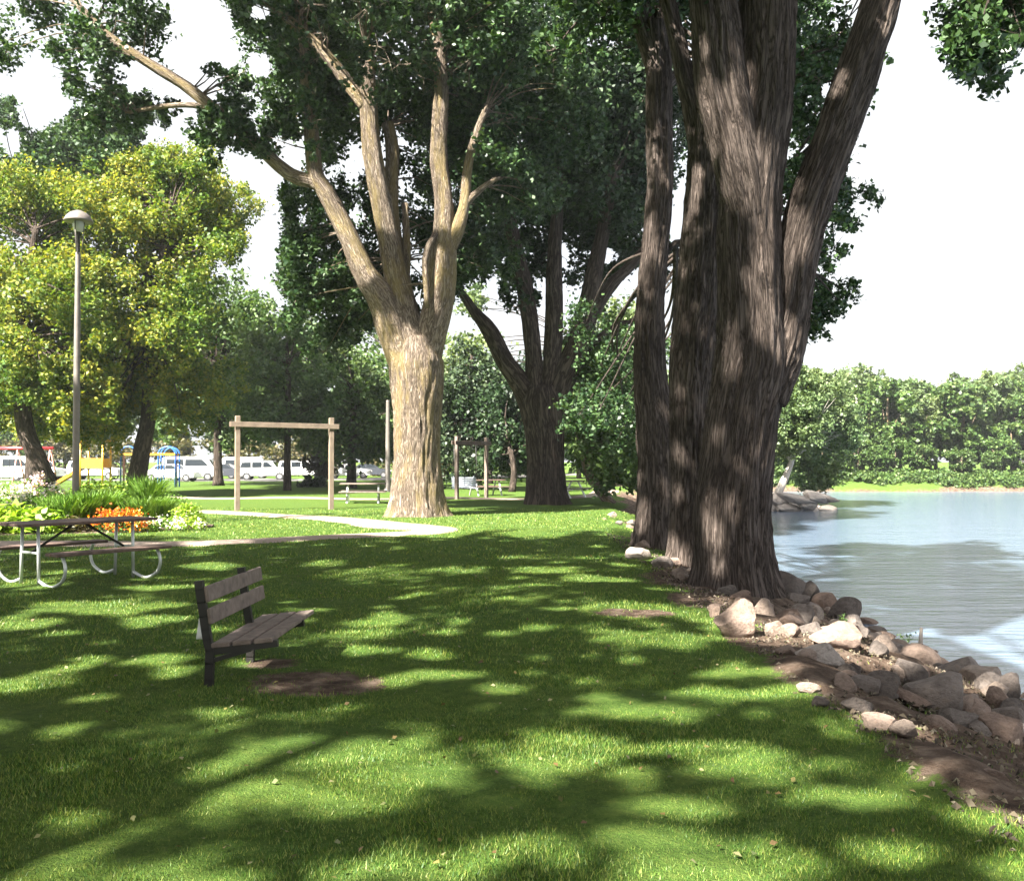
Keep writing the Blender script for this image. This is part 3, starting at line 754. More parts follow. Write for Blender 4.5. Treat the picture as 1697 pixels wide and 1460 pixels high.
# big yellow-green tree on the left, its trunks by the playground
small_tree('leafy_tree', 232, 792, 46, 'large yellow-green tree with a forked dark trunk behind the flower bed',
           [(300, 335, 110, 75, 46, 52, 49, 1.2, 837), (160, 330, 90, 50, 46, 52, 24, 1.1, 702), (230, 470, 150, 110, 43, 50, 54, 1.3, 756), (330, 410, 70, 90, 46, 50, 19, 1, 580), (200, 600, 130, 80, 45, 51, 35, 1.2, 702), (150, 690, 130, 30, 44, 50, 19, 0.94, 567), (330, 640, 70, 60, 46, 52, 16, 1.1, 580), (290, 280, 60, 26, 46, 50, 9, 0.77, 432)],
           M['leaf_yellow'], .18, [(228, 795, 15), (236, 740, 13), (246, 690, 12), (250, 600, 11), (262, 480, 8), (280, 360, 5)], hl=[(440, 540, 26, 148), (350, 594, 10, 14)])
small_tree('leafy_tree', 70, 795, 43, 'yellow-green tree at the left edge with a leaning dark trunk over the white flowers',
           [(50, 400, 110, 100, 42, 47, 32, 1.3, 756), (80, 560, 110, 110, 40, 46, 38, 1.2, 729), (20, 660, 60, 60, 41, 46, 11, 1, 580), (130, 640, 50, 90, 41, 44, 14, 0.85, 540)],
           M['leaf_yellow'], .18, [(78, 800, 14), (62, 760, 14), (42, 710, 14), (35, 620, 12), (45, 480, 8), (60, 380, 5)])
small_tree('leafy_tree', 60, 700, 34, 'high grey-green tree reaching over the top of the yellow-green trees',
           [(90, 270, 110, 60, 48, 54, 30, 1.2, 702), (180, 215, 80, 40, 48, 54, 15, 0.85, 540), (30, 230, 40, 60, 48, 54, 9, 0.94, 513), (190, 290, 60, 40, 48, 54, 11, 0.85, 540)],
           M['cotton_mid'], .24, [(40, 1026, 12, 70), (50, 810, 10, 70), (70, 567, 8.5, 70), (100, 378, 5.1, 70)], hl=[(285, 317, 31, 24), (60, 176, 38, 54), (20, 236, 17, 27)])
small_tree('leafy_tree', 362, 803, 66, 'round mid-green tree behind the left post of the timber frame',
           [(350, 560, 85, 80, 66, 72, 24, 1.9, 520), (350, 680, 100, 55, 64, 70, 20, 1.6, 460), (420, 600, 70, 70, 66, 72, 12, 1.6, 420)],
           M['leaf_mid'], .34, [(362, 805, 8), (361, 760, 7), (360, 700, 6), (358, 600, 4)])
small_tree('leafy_tree', 476, 815, 56, 'dark tree with a straight thin trunk framed between the two timber posts',
           [(450, 650, 90, 60, 55, 60, 19, 1.3, 460), (470, 560, 70, 50, 57, 62, 10, 1.4, 420), (500, 720, 50, 40, 56, 60, 8, 1.0, 330)],
           M['leaf_pale'], .26, [(476, 818, 7), (476, 770, 6), (477, 700, 5), (478, 600, 4)])
small_tree('leafy_tree', 582, 812, 60, 'mid-green tree with a dark trunk just left of the pale forked cottonwood',
           [(590, 690, 75, 55, 59, 64, 20, 1.4, 460), (550, 600, 60, 40, 60, 65, 8, 1.3, 330), (610, 640, 50, 40, 60, 64, 7, 1.2, 330), (440, 540, 60, 40, 64, 68, 10, 1.6, 420)],
           M['leaf_mid'], .28, [(582, 815, 9), (583, 770, 7), (585, 700, 6), (586, 640, 4)], hl=[(550, 652, 12, 24)])
small_tree('ornamental_tree', 520, 800, 70, 'small purple-leaved tree behind the right timber post',
           [(540, 745, 42, 38, 69, 72, 12, 1.1, 330)], M['leaf_purple'], .28, [(535, 802, 4), (535, 770, 4), (537, 740, 3)])
small_tree('conifer_tree', 770, 800, 58, 'dark spiky-topped conifer between the two forked cottonwoods',
           [(790, 700, 60, 90, 56, 60, 28, 1.5, 520), (780, 620, 34, 40, 57, 60, 7, 1.0, 330), (740, 690, 30, 60, 57, 60, 7, 1.2, 400)],
           M['leaf_spruce'], .24, [(772, 815, 9), (774, 760, 8), (778, 660, 5), (782, 590, 2)])
small_tree('leafy_tree', 848, 812, 52, 'low dark tree with a slanting trunk left of the shaded many-limbed cottonwood',
           [(850, 720, 55, 55, 52, 56, 16, 1.2, 430), (820, 670, 40, 40, 53, 57, 6, 1.1, 330)], M['leaf_dark'], .25, [(848, 818, 5), (852, 780, 5), (845, 740, 4)])
small_tree('leafy_tree', 800, 803, 72, 'thin dark-trunked tree seen beside the hanging bench frame',
           [(760, 730, 60, 30, 70, 75, 12, 1.3, 360), (860, 650, 70, 60, 72, 78, 14, 1.9, 420)], M['leaf_dark'], .3, [(812, 805, 5), (810, 770, 5), (805, 720, 4)])
small_tree('bank_tree', 1012, 838, 40, 'bushy tree with a leaning pinkish trunk overhanging the near bank',
           [(1010, 690, 60, 100, 36, 42, 30, 1.05, 460), (1010, 590, 50, 50, 38, 44, 8, 1.0, 400), (1035, 790, 26, 38, 36, 39, 8, .6, 260), (965, 730, 34, 50, 40, 44, 8, .9, 330)],
           M['leaf_mid'], .19, [(1014, 838, 9), (990, 808, 8), (972, 780, 6), (965, 740, 5)], bark='bark_mid')
small_tree('leafy_tree', 1010, 560, 62, 'sunlit light green tree seen through the limbs of the shaded cottonwood',
           [(1010, 570, 60, 50, 60, 66, 14, 1.7, 440), (950, 630, 50, 50, 60, 66, 10, 1.6, 420), (780, 590, 50, 22, 62, 68, 6, 1.4, 300), (770, 500, 26, 20, 62, 68, 4, 1.2, 220)],
           M['leaf_pale'], .32, [(990, 806, 8), (985, 700, 7), (1000, 580, 4)])
small_tree('leafy_tree', 660, 700, 80, 'tall distant green tree filling the gap above the far lawn',
           [(720, 690, 160, 50, 78, 86, 26, 2.2, 420), (620, 560, 70, 60, 80, 88, 10, 2.2, 400), (500, 620, 60, 50, 80, 88, 9, 2.0, 400)], M['leaf_mid'], .4, [(668, 802, 9), (668, 740, 8), (660, 600, 5)],
           hl=[(550, 652, 12, 26), (590, 665, 8, 14), (782, 555, 30, 40), (550, 540, 30, 40)])
# shrub in the middle of the lawn
small_tree('round_shrub', 525, 815, 62, 'low rounded dark shrub left of the right timber post', [(520, 806, 28, 8, 61, 64, 8, .6, 300)], M['leaf_dark'], .2, [(525, 818, 2), (525, 810, 2)], cat='shrub')
# leaning tree on the point
small_tree('leaning_tree', 1292, 835, 60, 'tree with a bleached trunk leaning over the rocks of the point', [(1325, 700, 50, 48, 57.5, 60, 24, .8, 330), (1335, 645, 58, 32, 58, 63, 22, .85, 330), (1320, 695, 55, 50, 60, 66, 46, 1.0, 460), (1345, 645, 50, 30, 61, 66, 24, .8, 330), (1380, 705, 42, 50, 62, 66, 22, .9, 380)],
           M['leaf_pale'], .2, [(1283, 832, 9), (1292, 812, 6.5), (1302, 790, 5.5), (1311, 768, 4.5), (1316, 745, 3)], bark='bark_pale', tw=.012)
small_tree('bank_tree', 1400, 812, 70, 'darker green tree behind the leaning one on the point', [(1350, 770, 50, 34, 66, 72, 12, 1.0, 330), (1300, 740, 40, 40, 66, 70, 10, 1.2, 330)],
           M['leaf_pale'], .26, [(1335, 815, 5), (1338, 790, 5), (1340, 760, 4)])

# far bank wood: individual trees sharing a few shapes
def far_proto(kind, h, r, mat, leaf, tr):
    root = empty('riverside_tree', (0, 0, 0), 'x', 'tree')
    tmb = MB(); lean = random.uniform(-.4, .4)
    P_, R_ = smooth_path([(0, 0, -.2), (lean * .4, 0, h * .25), (lean, 0, h * .8)], [tr, tr * .8, tr * .3], .7); tmb.tube(P_, R_, 10, True, wob=.1)
    for k in range(4):
        a = random.uniform(0, 6.28); tmb.tube([P_[len(P_) // 2], Vector((math.cos(a) * r * .6, math.sin(a) * r * .6, h * random.uniform(.55, .85)))], [tr * .4, tr * .12], 6, True)
    tmb.build('trunk', M['bark_pale' if kind == 2 else 'bark_mid'], root)
    P = []
    for _ in range(int(16 + r * 5)):
        d = unit(rng.normal(size=(1, 3)))[0]; q = random.uniform(.45, 1) ** .5
        C = np.array([d[0] * r * q, d[1] * r * q, h * .62 + d[2] * h * .36 * q])
        pts, T = clump_points(C, r * .36, 150, twigs=8); P.append(pts)
    P = np.concatenate(P)
    link('crown', quads_mesh('crown', leaf_quads(P, leaf, up=.6), mat), root)
    return root
protos = [far_proto(0, 11.5, 3.6, M['leaf_pale'], .5, .3), far_proto(1, 10.5, 3.2, M['leaf_mid'], .48, .25), far_proto(2, 12, 3.8, M['leaf_pale'], .5, .34), far_proto(1, 9.0, 3.0, M['leaf_pale'], .45, .22), far_proto(0, 6.5, 2.6, M['leaf_mid'], .42, .2)]
LABS = ['tall pale green tree in the unbroken wood across the river', 'mid-green tree in the unbroken wood across the river', 'tall pale-trunked tree in the unbroken wood across the river', 'smaller pale green tree in the wood across the river', 'low bushy green tree at the front of the wood across the river']
used = [False] * len(protos)
def put(k, x, y, rz, s, label=None, group='trees of the wood across the river'):
    o_ = protos[k] if not used[k] else copy_tree(protos[k])
    used[k] = True
    s *= .93
    o_.location = (x, y, ghf(x, y)); o_.rotation_euler = (0, 0, rz); o_.scale = (s, s, s * random.uniform(.92, 1.08))
    o_['label'] = label or LABS[k]; o_['group'] = group
    return o_
for i in range(30):
    put(4, 22 + i * 1.9 + random.uniform(-.8, .8), 98.6 + random.uniform(-1.2, 1.6), random.uniform(0, 6), random.uniform(.45, .72), 'bush at the water edge below the wood across the river', 'bushes below the wood across the river')
for i in range(26):       # front row, along the river
    x = 24 + i * 1.9 + random.uniform(-.8, .8); k = random.choice([3, 4, 4, 3, 1])
    put(k, x, 102.5 + random.uniform(-1, 1.5), random.uniform(0, 6), random.uniform(.8, 1.05))
for i in range(18):
    put(random.choice([0, 1, 2, 3]), 22 + i * 3.0 + random.uniform(-1, 1), 107 + random.uniform(-1.5, 1.5), random.uniform(0, 6), random.uniform(.82, .98))
for i in range(18):
    put(random.choice([0, 1, 2, 0]), 20 + i * 3.4 + random.uniform(-1, 1), 113 + random.uniform(-1.5, 1.5), random.uniform(0, 6), random.uniform(.95, 1.08))
for i in range(16):
    put(random.choice([0, 2]), 20 + i * 4.0 + random.uniform(-1, 1), 120 + random.uniform(-1.5, 1.5), random.uniform(0, 6), random.uniform(1.05, 1.2))
# distant park trees closing the view on the left
PL = 'distant tree beyond the parked cars on the far side of the park'
for i in range(36):
    x = -95 + i * 3.4 + random.uniform(-1, 1); put(random.choice([1, 1, 0, 3]), x, 122 + random.uniform(-5, 8), random.uniform(0, 6), random.uniform(.95, 1.25), PL, 'trees beyond the parked cars')
for i in range(10):
    x = -9 + i * 2.7 + random.uniform(-1, 1); put(random.choice([1, 4]), x, 92 + random.uniform(-2, 8), random.uniform(0, 6), random.uniform(.9, 1.15), 'distant tree where the lawn narrows towards the river', 'trees where the lawn narrows')
# hedge behind the cars
hp = []
for _ in range(170):
    C = np.array([random.uniform(-62, 5), random.uniform(108, 110), random.uniform(.5, 3.6)]); pts, T = clump_points(C, 1.1, 120); hp.append(pts)
tag(link('hedge', quads_mesh('hedge', leaf_quads(np.concatenate(hp), .4), M['leaf_olive'])), 'long olive brown hedge behind the parked white vehicles', 'hedge')

# reeds and low growth at the foot of the far wood
hp = []
for _ in range(1600):
    x = random.uniform(14, 90); y = 98.2 + random.uniform(-3.6, 3.5); C = np.array([x, y, ghf(x, y) + .25 + .5 * max(0, noise.noise(Vector((x * .35, y * .3, 0))))]); pts, T = clump_points(C, random.uniform(.5, .95), 45, flat=.55); hp.append(pts)
tag(link('undergrowth', quads_mesh('undergrowth', leaf_quads(np.concatenate(hp), .3), M['leaf_mid'])), 'yellow-green low growth along the far water line', 'undergrowth', kind='stuff')

# ------------------------------------------------------------------ grass blades
def grass(n, y0, y1, h0, wd):
    u = rng.random(n); Y = np.sqrt(y0 ** 2 + u * (y1 ** 2 - y0 ** 2)); X = (rng.random(n) * 2 - 1) * (.56 * Y + .3)
    k = (dirt(X, Y) + rng.normal(size=n) * .3 < .45); X, Y = X[k], Y[k]
    k = ~((np.abs(Y - 7.04) < .0)); n = len(X)
    Z = gh(X, Y)
    clump = np.array([noise.noise(Vector((a * 5, b * 5, 0))) for a, b in zip(X, Y)])
    a = rng.random(n) * 6.283; hh = h0 * rng.uniform(.7, 1.25, n) * (1 + clump * .45); ww = wd * rng.uniform(.7, 1.3, n)
    la = rng.random(n) * 6.283; ll = hh * rng.uniform(.1, .9, n)
    B = np.stack([X, Y, Z - .01], 1); dx = np.stack([np.cos(a) * ww, np.sin(a) * ww, 0 * a], 1)
    tip = B + np.stack([np.cos(la) * ll, np.sin(la) * ll, hh], 1)
    return np.stack([B - dx, B + dx, tip], 1)
Gb = np.concatenate([grass(260000, 3.2, 8, .026, .0028), grass(170000, 8, 16, .034, .005), grass(90000, 16, 34, .045, .011)])
M['blade'] = leafmat('grass blades', [(.034, .092, .014), (.07, .155, .022), (.14, .23, .042), (.25, .29, .075)], .3, .5, patch=.8, sat_patch=(1.25, 1.0, .8))
tag(link('grass', quads_mesh('grass', Gb, M['blade'], 3)), 'short mown grass blades on the riverside lawn', 'grass', kind='stuff')

# fallen leaves, clover heads and twigs on the lawn
n = 1500; Y_ = np.sqrt(rng.uniform(3.4 ** 2, 17 ** 2, n)); X_ = (rng.random(n) * 2 - 1) * .56 * Y_; k = shore_d(X_, Y_) < .3; X_, Y_ = X_[k], Y_[k]
P = np.stack([X_, Y_, gh(X_, Y_) + .025], 1); M['litter'] = leafmat('fallen leaves', [(.10, .06, .025), (.2, .15, .05), (.06, .09, .02), (.22, .2, .1)], .1)
tag(link('fallen_leaves', quads_mesh('fallen_leaves', leaf_quads(P, .034, up=1.2), M['litter'])), 'scattered small fallen leaves and clover heads in the grass', 'litter', kind='stuff')

# ------------------------------------------------------------------ rocks
def rock_mesh(seed, mat, sub=4, planes=16, rough=.06):
    r_ = random.Random(seed); bm = bmesh.new(); bmesh.ops.create_icosphere(bm, subdivisions=sub, radius=1)
    pl = []
    for _ in range(planes):
        d = Vector((r_.gauss(0, 1), r_.gauss(0, 1), r_.gauss(0, .8))).normalized(); pl.append((d, r_.uniform(.5, .82)))
    for v in bm.verts:
        for d, k in pl:
            q = v.co.dot(d)
            if q > k: v.co -= d * (q - k) * .93
        v.co *= 1 + .018 * noise.noise(v.co * 11 + Vector((seed, 2, 0))); nn = noise.noise(v.co * 1.3 + Vector((seed, 0, 0))); n2 = noise.noise(v.co * 4 + Vector((0, seed, 0)))
        v.co *= 1 + nn * rough * 2 + n2 * rough * .7
    me = bpy.data.meshes.new('rock'); bm.to_mesh(me); bm.free(); me.materials.append(mat)
    for p_ in me.polygons: p_.use_smooth = True
    try: me.set_sharp_from_angle(angle=math.radians(32))
    except Exception: pass
    return me
RM = {c_: [rock_mesh(s_ + i * 10, M['rock_' + c_], 3) for s_ in range(7)] for i, c_ in enumerate(('tan', 'grey', 'white'))}
def rock(cx, cy, rx, ry, colr, label, group=None, name='boulder', Y=None, k=None, dep=.85, cat='rock'):
    g = G(cx, cy + ry * .75); s_ = g.y / FPX
    me = random.choice(RM[colr]) if k is None else RM[colr][k]
    o_ = link(name, me); R, H = rx * s_, ry * s_ * 1.15
    o_.scale = (R * 1.1, R * dep, H * 1.1); o_.location = (g.x, g.y + R * .35, g.z + H * .55)
    o_.rotation_euler = (random.uniform(-.15, .15), random.uniform(-.15, .15), random.uniform(-.5, .5))
    tag(o_, label, cat, group); return o_
NAMED = [(1062, 918, 24, 14, 'white', 'oblong pale stone furthest left at the foot of the slim trunk'),
 (1094, 932, 20, 12, 'white', 'flat pale stone second from left below the slim dark trunk'), (1123, 924, 15, 15, 'white', 'upright pale stone touching the second big trunk'),
 (1128, 950, 16, 10, 'tan', 'small pinkish stone just left of the largest trunk base'),
 (1222, 1030, 40, 36, 'tan', 'big upright sunlit tan boulder below the largest trunk'), (1187, 1012, 15, 14, 'tan', 'small rounded stone left of the big upright tan boulder'),
 (1232, 990, 24, 12, 'tan', 'flat stone behind the top of the big upright tan boulder'), (1268, 1012, 22, 18, 'tan', 'block of stone right behind the big upright tan boulder'),
 (1330, 1022, 32, 20, 'grey', 'wide grey stone with a lit top in the middle of the bank'), (1313, 1047, 20, 12, 'tan', 'angular sunlit stone between the upright boulder and pink slab'),
 (1284, 1043, 20, 14, 'tan', 'warm tan stone right of the big upright boulder'), (1388, 1058, 52, 24, 'tan', 'long pinkish slab behind the white round-topped boulder'),
 (1361, 1087, 42, 22, 'white', 'bright white round-topped boulder at the lawn edge'), (1304, 1080, 24, 9, 'tan', 'flat sunlit stone left of the white round-topped boulder'),
 (1468, 1072, 27, 17, 'tan', 'lumpy sunlit stone right of the pinkish slab'), (1405, 1015, 34, 24, 'grey', 'dark grey boulder halfway along the bank top line'),
 (1378, 993, 22, 15, 'grey', 'brownish boulder with a weed growing behind it'), (1440, 1018, 16, 13, 'grey', 'small dark stone on the water side beyond the dark boulder'),
 (1308, 972, 34, 26, 'grey', 'dark boulder at the water side just right of the largest trunk'), (1343, 982, 26, 20, 'grey', 'dark stone sloping to the water right of the trunk boulder'),
 (1288, 948, 22, 18, 'grey', 'shaded stone tucked against the right of the largest trunk'), (1262, 984, 26, 14, 'grey', 'grey stone at the foot of the largest trunk'),
 (1526, 1046, 34, 14, 'tan', 'long stone slab sloping to the water beside the white stick'), (1665, 1098, 40, 34, 'grey', 'large dark pointed boulder at the right edge by the water'),
 (1616, 1090, 18, 22, 'grey', 'narrow stone left of the dark pointed boulder'), (1624, 1124, 32, 12, 'tan', 'flat pink stone below the dark pointed boulder'),
 (1497, 1115, 20, 14, 'tan', 'pinkish stone left of the twin tan stones'), (1532, 1116, 16, 12, 'tan', 'small tan stone right of the pinkish stone'),
 (1567, 1154, 60, 36, 'grey', 'largest dark mounded boulder low on the bank at right'), (1464, 1138, 42, 24, 'grey', 'shaded grey boulder left of the largest dark mound'),
 (1341, 1142, 24, 9, 'tan', 'lone flat stone half sunk at the lawn edge'), (1361, 1165, 20, 9, 'grey', 'small grey stone below the lone flat stone'),
 (1427, 1172, 30, 15, 'grey', 'rounded grey stone in the dirt below the shaded boulder'), (1464, 1198, 38, 13, 'tan', 'long light stone lying on the dirt slope'),
 (1503, 1210, 28, 13, 'tan', 'light stone touching the right end of the long light one'), (1674, 1142, 34, 24, 'grey', 'grey boulder at the right edge under the pink flat stone'),
 (1680, 1180, 30, 20, 'grey', 'lower grey boulder at the right edge of the view')]
for i, (cx, cy, rx, ry, colr, lab) in enumerate(NAMED): rock(cx, cy, rx, ry, colr, lab, k=i % 7)
random.seed(5)
zones = [('small riprap stone among the boulders of the near bank', 'small riprap stones on the near bank', 118, 6.5, 16, .12, 4.4, .09, .25),
         ('half-buried stone in the shaded dirt slope at the lower right', 'stones in the dirt slope at the lower right', 58, 4.0, 8.2, .1, 3.4, .08, .22),
         ('dark riprap stone close to the water line', 'riprap stones at the water line', 50, 8, 28, 2.0, 4.2, .16, .36),
         ('shaded stone on the bank behind the big trunks', 'stones behind the big trunks', 18, 16, 32, -.1, 2.5, .12, .25)]
for lab, grp, n, y0, y1, d0, d1, s0, s1 in zones:
    for i in range(n):
        y = random.uniform(y0, y1); x = 2.35 + np.clip(y - 26, 0, 60) * .09 + random.uniform(d0, d1); R = random.uniform(s0, s1)
        o_ = link('riprap_rock', random.choice(RM[random.choice(['grey', 'tan', 'tan'])])); o_.scale = (R, R * random.uniform(.6, 1), R * random.uniform(.45, .8))
        o_.location = (x, y, ghf(x, y) + R * .15); o_.rotation_euler = (random.uniform(-.3, .3), random.uniform(-.3, .3), random.uniform(0, 6)); tag(o_, lab, 'rock', grp)
# rocks of the point
for i in range(30):
    a = random.uniform(0, 1); x = 11 + 8.6 * a + random.uniform(-.3, .3); y = 59.5 - 1.5 * (1 - a) + random.uniform(-1.6, 1.8); R = random.uniform(.3, .75)
    zz = max(ghf(x, y), WZ - .1) + (1 - a) * .35 * random.random()
    o_ = link('riprap_rock', random.choice(RM['white'])); o_.scale = (R * 1.4, R, R * .6); o_.location = (x, y, zz + R * .2)
    o_.rotation_euler = (random.uniform(-.3, .3), .25 + random.uniform(-.3, .3), random.uniform(-.5, .5)); tag(o_, 'bleached stone heaped on the point across the water', 'rock', 'bleached stones on the point')
for cx, cy, rx, ry, lab in [(1288, 829, 26, 10, 'thick bleached slab at the foot of the leaning tree on the point'), (1322, 826, 34, 8, 'long bleached slab in the middle of the point'), (1352, 824, 30, 7, 'sloping bleached slab near the tip of the point'),
        (1376, 827, 16, 5, 'thin bleached stone at the very tip of the point'), (1300, 841, 30, 7, 'low bleached stone at the water line of the point'), (1335, 836, 24, 7, 'flat bleached stone in front of the long slab on the point'), (1279, 842, 14, 7, 'bleached stone on the point next to the largest trunk outline')]:
    q = px(cx, cy, 56.5); o_ = link('boulder', random.choice(RM['white'])); k_ = 56.5 / FPX
    o_.location = q; o_.scale = (rx * k_ * 1.15, rx * k_ * .7, ry * k_ * 1.3); o_.rotation_euler = (.1, .22, random.uniform(-.2, .2)); tag(o_, lab, 'rock')
# loose chips, pebbles and litter on the bank soil
N = 16000; yy = rng.uniform(4, 22, N); xx = 2.3 + rng.uniform(-.2, 4.2, N); zz = gh(xx, yy) + .01
sz = rng.uniform(.007, .03, N) ; a = rng.normal(size=(N, 3)); a[:, 2] *= .35; a = unit(a); n_ = unit(np.cross(a, rng.normal(size=(N, 3)))); b_ = n_
C = np.stack([xx, yy, zz + sz * .3], 1); T_ = C + np.array([0, 0, 1]) * sz[:, None] * .8
c4 = np.stack([C - a * sz[:, None], C + b_ * sz[:, None] * .7, C + a * sz[:, None]], 1)
tri = np.concatenate([np.stack([c4[:, i], c4[:, (i + 1) % 3], T_], 1) for i in range(3)])
M['chips'] = leafmat('stone chips and litter', [(.03, .024, .018), (.07, .05, .04), (.12, .09, .07), (.2, .16, .13)], 0, .9)
tag(link('gravel', quads_mesh('gravel', tri, M['chips'], 3)), 'loose chips and litter on the soil of the bank', 'gravel', kind='stuff')
# driftwood
mb = MB(); a = G(1528, 1092); mb.tube([a + Vector((0, 0, -.03)), a + Vector((.03, .12, .2)), a + Vector((.12, .3, .42))], [.035, .035, .022], 8, True, wob=.2)
tag(mb.build('driftwood', M['driftwood']), 'short white driftwood stick leaning up from the rocks', 'driftwood')
mb = MB(); a = G(1548, 1062); b = G(1606, 1088); mb.tube([a + Vector((0, .2, .15)), (a + b) / 2 + Vector((0, .1, .2)), b + Vector((0, 0, .1))], [.09, .08, .05], 9, True, wob=.25)
tag(mb.build('driftwood', M['driftwood']), 'bleached log lying along the top of the rocks at right', 'driftwood')

def weed(cx, cy, h_, label, n=26):
    b = G(cx, cy); root = empty('weed', b, label, 'weed'); st = MB(); P = []
    for k in range(4):
        a = random.uniform(0, 6.28); tp_ = Vector((math.cos(a) * .08, math.sin(a) * .08, h_ * random.uniform(.6, 1))); st.tube([(0, 0, -.05), tp_ * .5 + Vector((.01, 0, 0)), tp_], [.006, .005, .003], 4, False)
        for q in range(n // 4 * 3): f = random.uniform(.2, 1); P.append([tp_.x * f + random.gauss(0, .03), tp_.y * f + random.gauss(0, .03), tp_.z * f])
    st.build('stem', M['stem'], root); link('foliage', quads_mesh('foliage', leaf_quads(np.array(P), .055, aspect=.45), M['leaf_mid']), root)
weed(1402, 1000, .42, 'spindly weed growing between the boulders at the water edge')
weed(1635, 1078, .5, 'thin tall weed beside the dark pointed boulder at right')
weed(1590, 1110, .4, 'tuft of dry weed left of the narrow stone')
weed(1395, 1040, .22, 'small weed between the pinkish slab and the dark boulders')
weed(1500, 1080, .3, 'low green weed left of the white stick')

# ------------------------------------------------------------------ bench
root = empty('park_bench', (-2.2, 7.04, 0), 'weathered park bench with two back planks and dark iron posts on the shaded lawn', 'bench')
def bl(p_): return Vector(p_)
for yy in (0.0, .88):
    mb = MB(); dx_ = .1 if yy else 0.0
    z0 = ghf(-2.2, 7.04 + yy)
    P_, R_ = smooth_path([(dx_ * .6, yy, z0 - .05), (dx_ * .6 + .01, yy, .28), (dx_ * .6 - .01, yy, .36), (dx_ * .6 - .075, yy, .78)], [.032] * 4, .08)
    for i in range(len(P_) - 1): mb.bar(P_[i], P_[i + 1] + (P_[i + 1] - P_[i]) * .08, .045, .06, up=(1, 0, 0))
    mb.build('post', M['dark_iron'], root)
    mb = MB(); mb.bar((dx_ * .6 - .01, yy + .004, .27), (.50, yy + .004, .335), .045, .05); mb.bar((dx_ * .6, yy + .003, .2), (.3, yy + .003, .29), .035, .03)
    mb.build('seat_bracket', M['dark_iron'], root)
for z_, th in ((.69, .115), (.53, .115)):
    mb = MB(); off = -.055 - (z_ - .6) * .14
    mb.bar((off + .055, -.03, z_), (off + .10, 1.30, z_), .028, th, up=(-.14, 0, 1)); mb.build('back_plank', M['old_wood'], root, bevel=.006)
for k in range(3):
    xx = .09 + k * .155; zz = .315 + (xx) * .10
    mb = MB(); mb.bar((xx, -.03, zz), (xx + .03, 1.30, zz), .135, .035, up=(-.1, 0, 1)); mb.build('seat_plank', M['old_wood'], root, bevel=.006)
# white scrap behind it
b = px(333, 1040, 7.1); mb = MB(); n = 7; vs = []
for i in range(n):
    for j in range(n):
        u_, v_ = i / (n - 1) - .5, j / (n - 1) - .5; w_ = .075 * (1 - .6 * v_)
        vs.append((u_ * w_, .015 * noise.noise(Vector((u_ * 6, v_ * 6, 1))) + .01, v_ * .17))
fs = [(i * n + j, (i + 1) * n + j, (i + 1) * n + j + 1, i * n + j + 1) for i in range(n - 1) for j in range(n - 1)]
mb.add(vs, fs, True); o_ = mb.build('plastic_bag', M['bag'], loc=(b.x + .01, b.y, b.z)); md = o_.modifiers.new('thick', 'SOLIDIFY'); md.thickness = .012
tag(o_, 'small crumpled white bag hanging on the near post of the park bench', 'bag')

# ------------------------------------------------------------------ picnic table
ang = math.radians(54)
tb = G(128, 963); tb = Vector((-5.95, 13.3, 0)); tb.z = ghf(tb.x, tb.y)
root = empty('picnic_table', tb, 'picnic table with rust-brown planks and pale tube legs near the flower bed', 'table'); root.rotation_euler = (0, 0, ang)
for k in range(4):
    mb = MB(); mb.box((0, -.28 + k * .187, .80), (1.95, .175, .04)); mb.build('top_plank', M['table_wood'], root, bevel=.006)
for s_ in (-1, 1):
    for k in range(2):
        mb = MB(); mb.box((0, s_ * (.78 + k * .15 - .07), .44), (1.65, .135, .04)); mb.build('seat_plank', M['table_wood'], root, bevel=.006)
for ex in (-.68, .68):
    for s_ in (-1, 1):
        mb = MB(); mb.tube([(ex, s_ * .2, .775), (ex, s_ * .215, .4), (ex, s_ * .23, -.02)], .022, 10); mb.build('leg', M['tube'], root)
        pts, _ = smooth_path([(ex, s_ * .24, .06), (ex, s_ * .52, .0), (ex, s_ * .80, .1), (ex, s_ * .87, .27), (ex, s_ * .79, .415)], [1] * 5, .05)
        mb = MB(); mb.tube(pts, .022, 10); mb.build('seat_support', M['tube'], root)
    mb = MB(); mb.tube([(ex, -.22, .42), (ex, .22, .42)], .018, 8); mb.build('crossbar', M['tube'], root)
    mb = MB(); mb.tube([(ex * .98, 0, .42), (ex * .1, 0, .775)], .017, 8); mb.build('brace', M['dark_iron'], root)

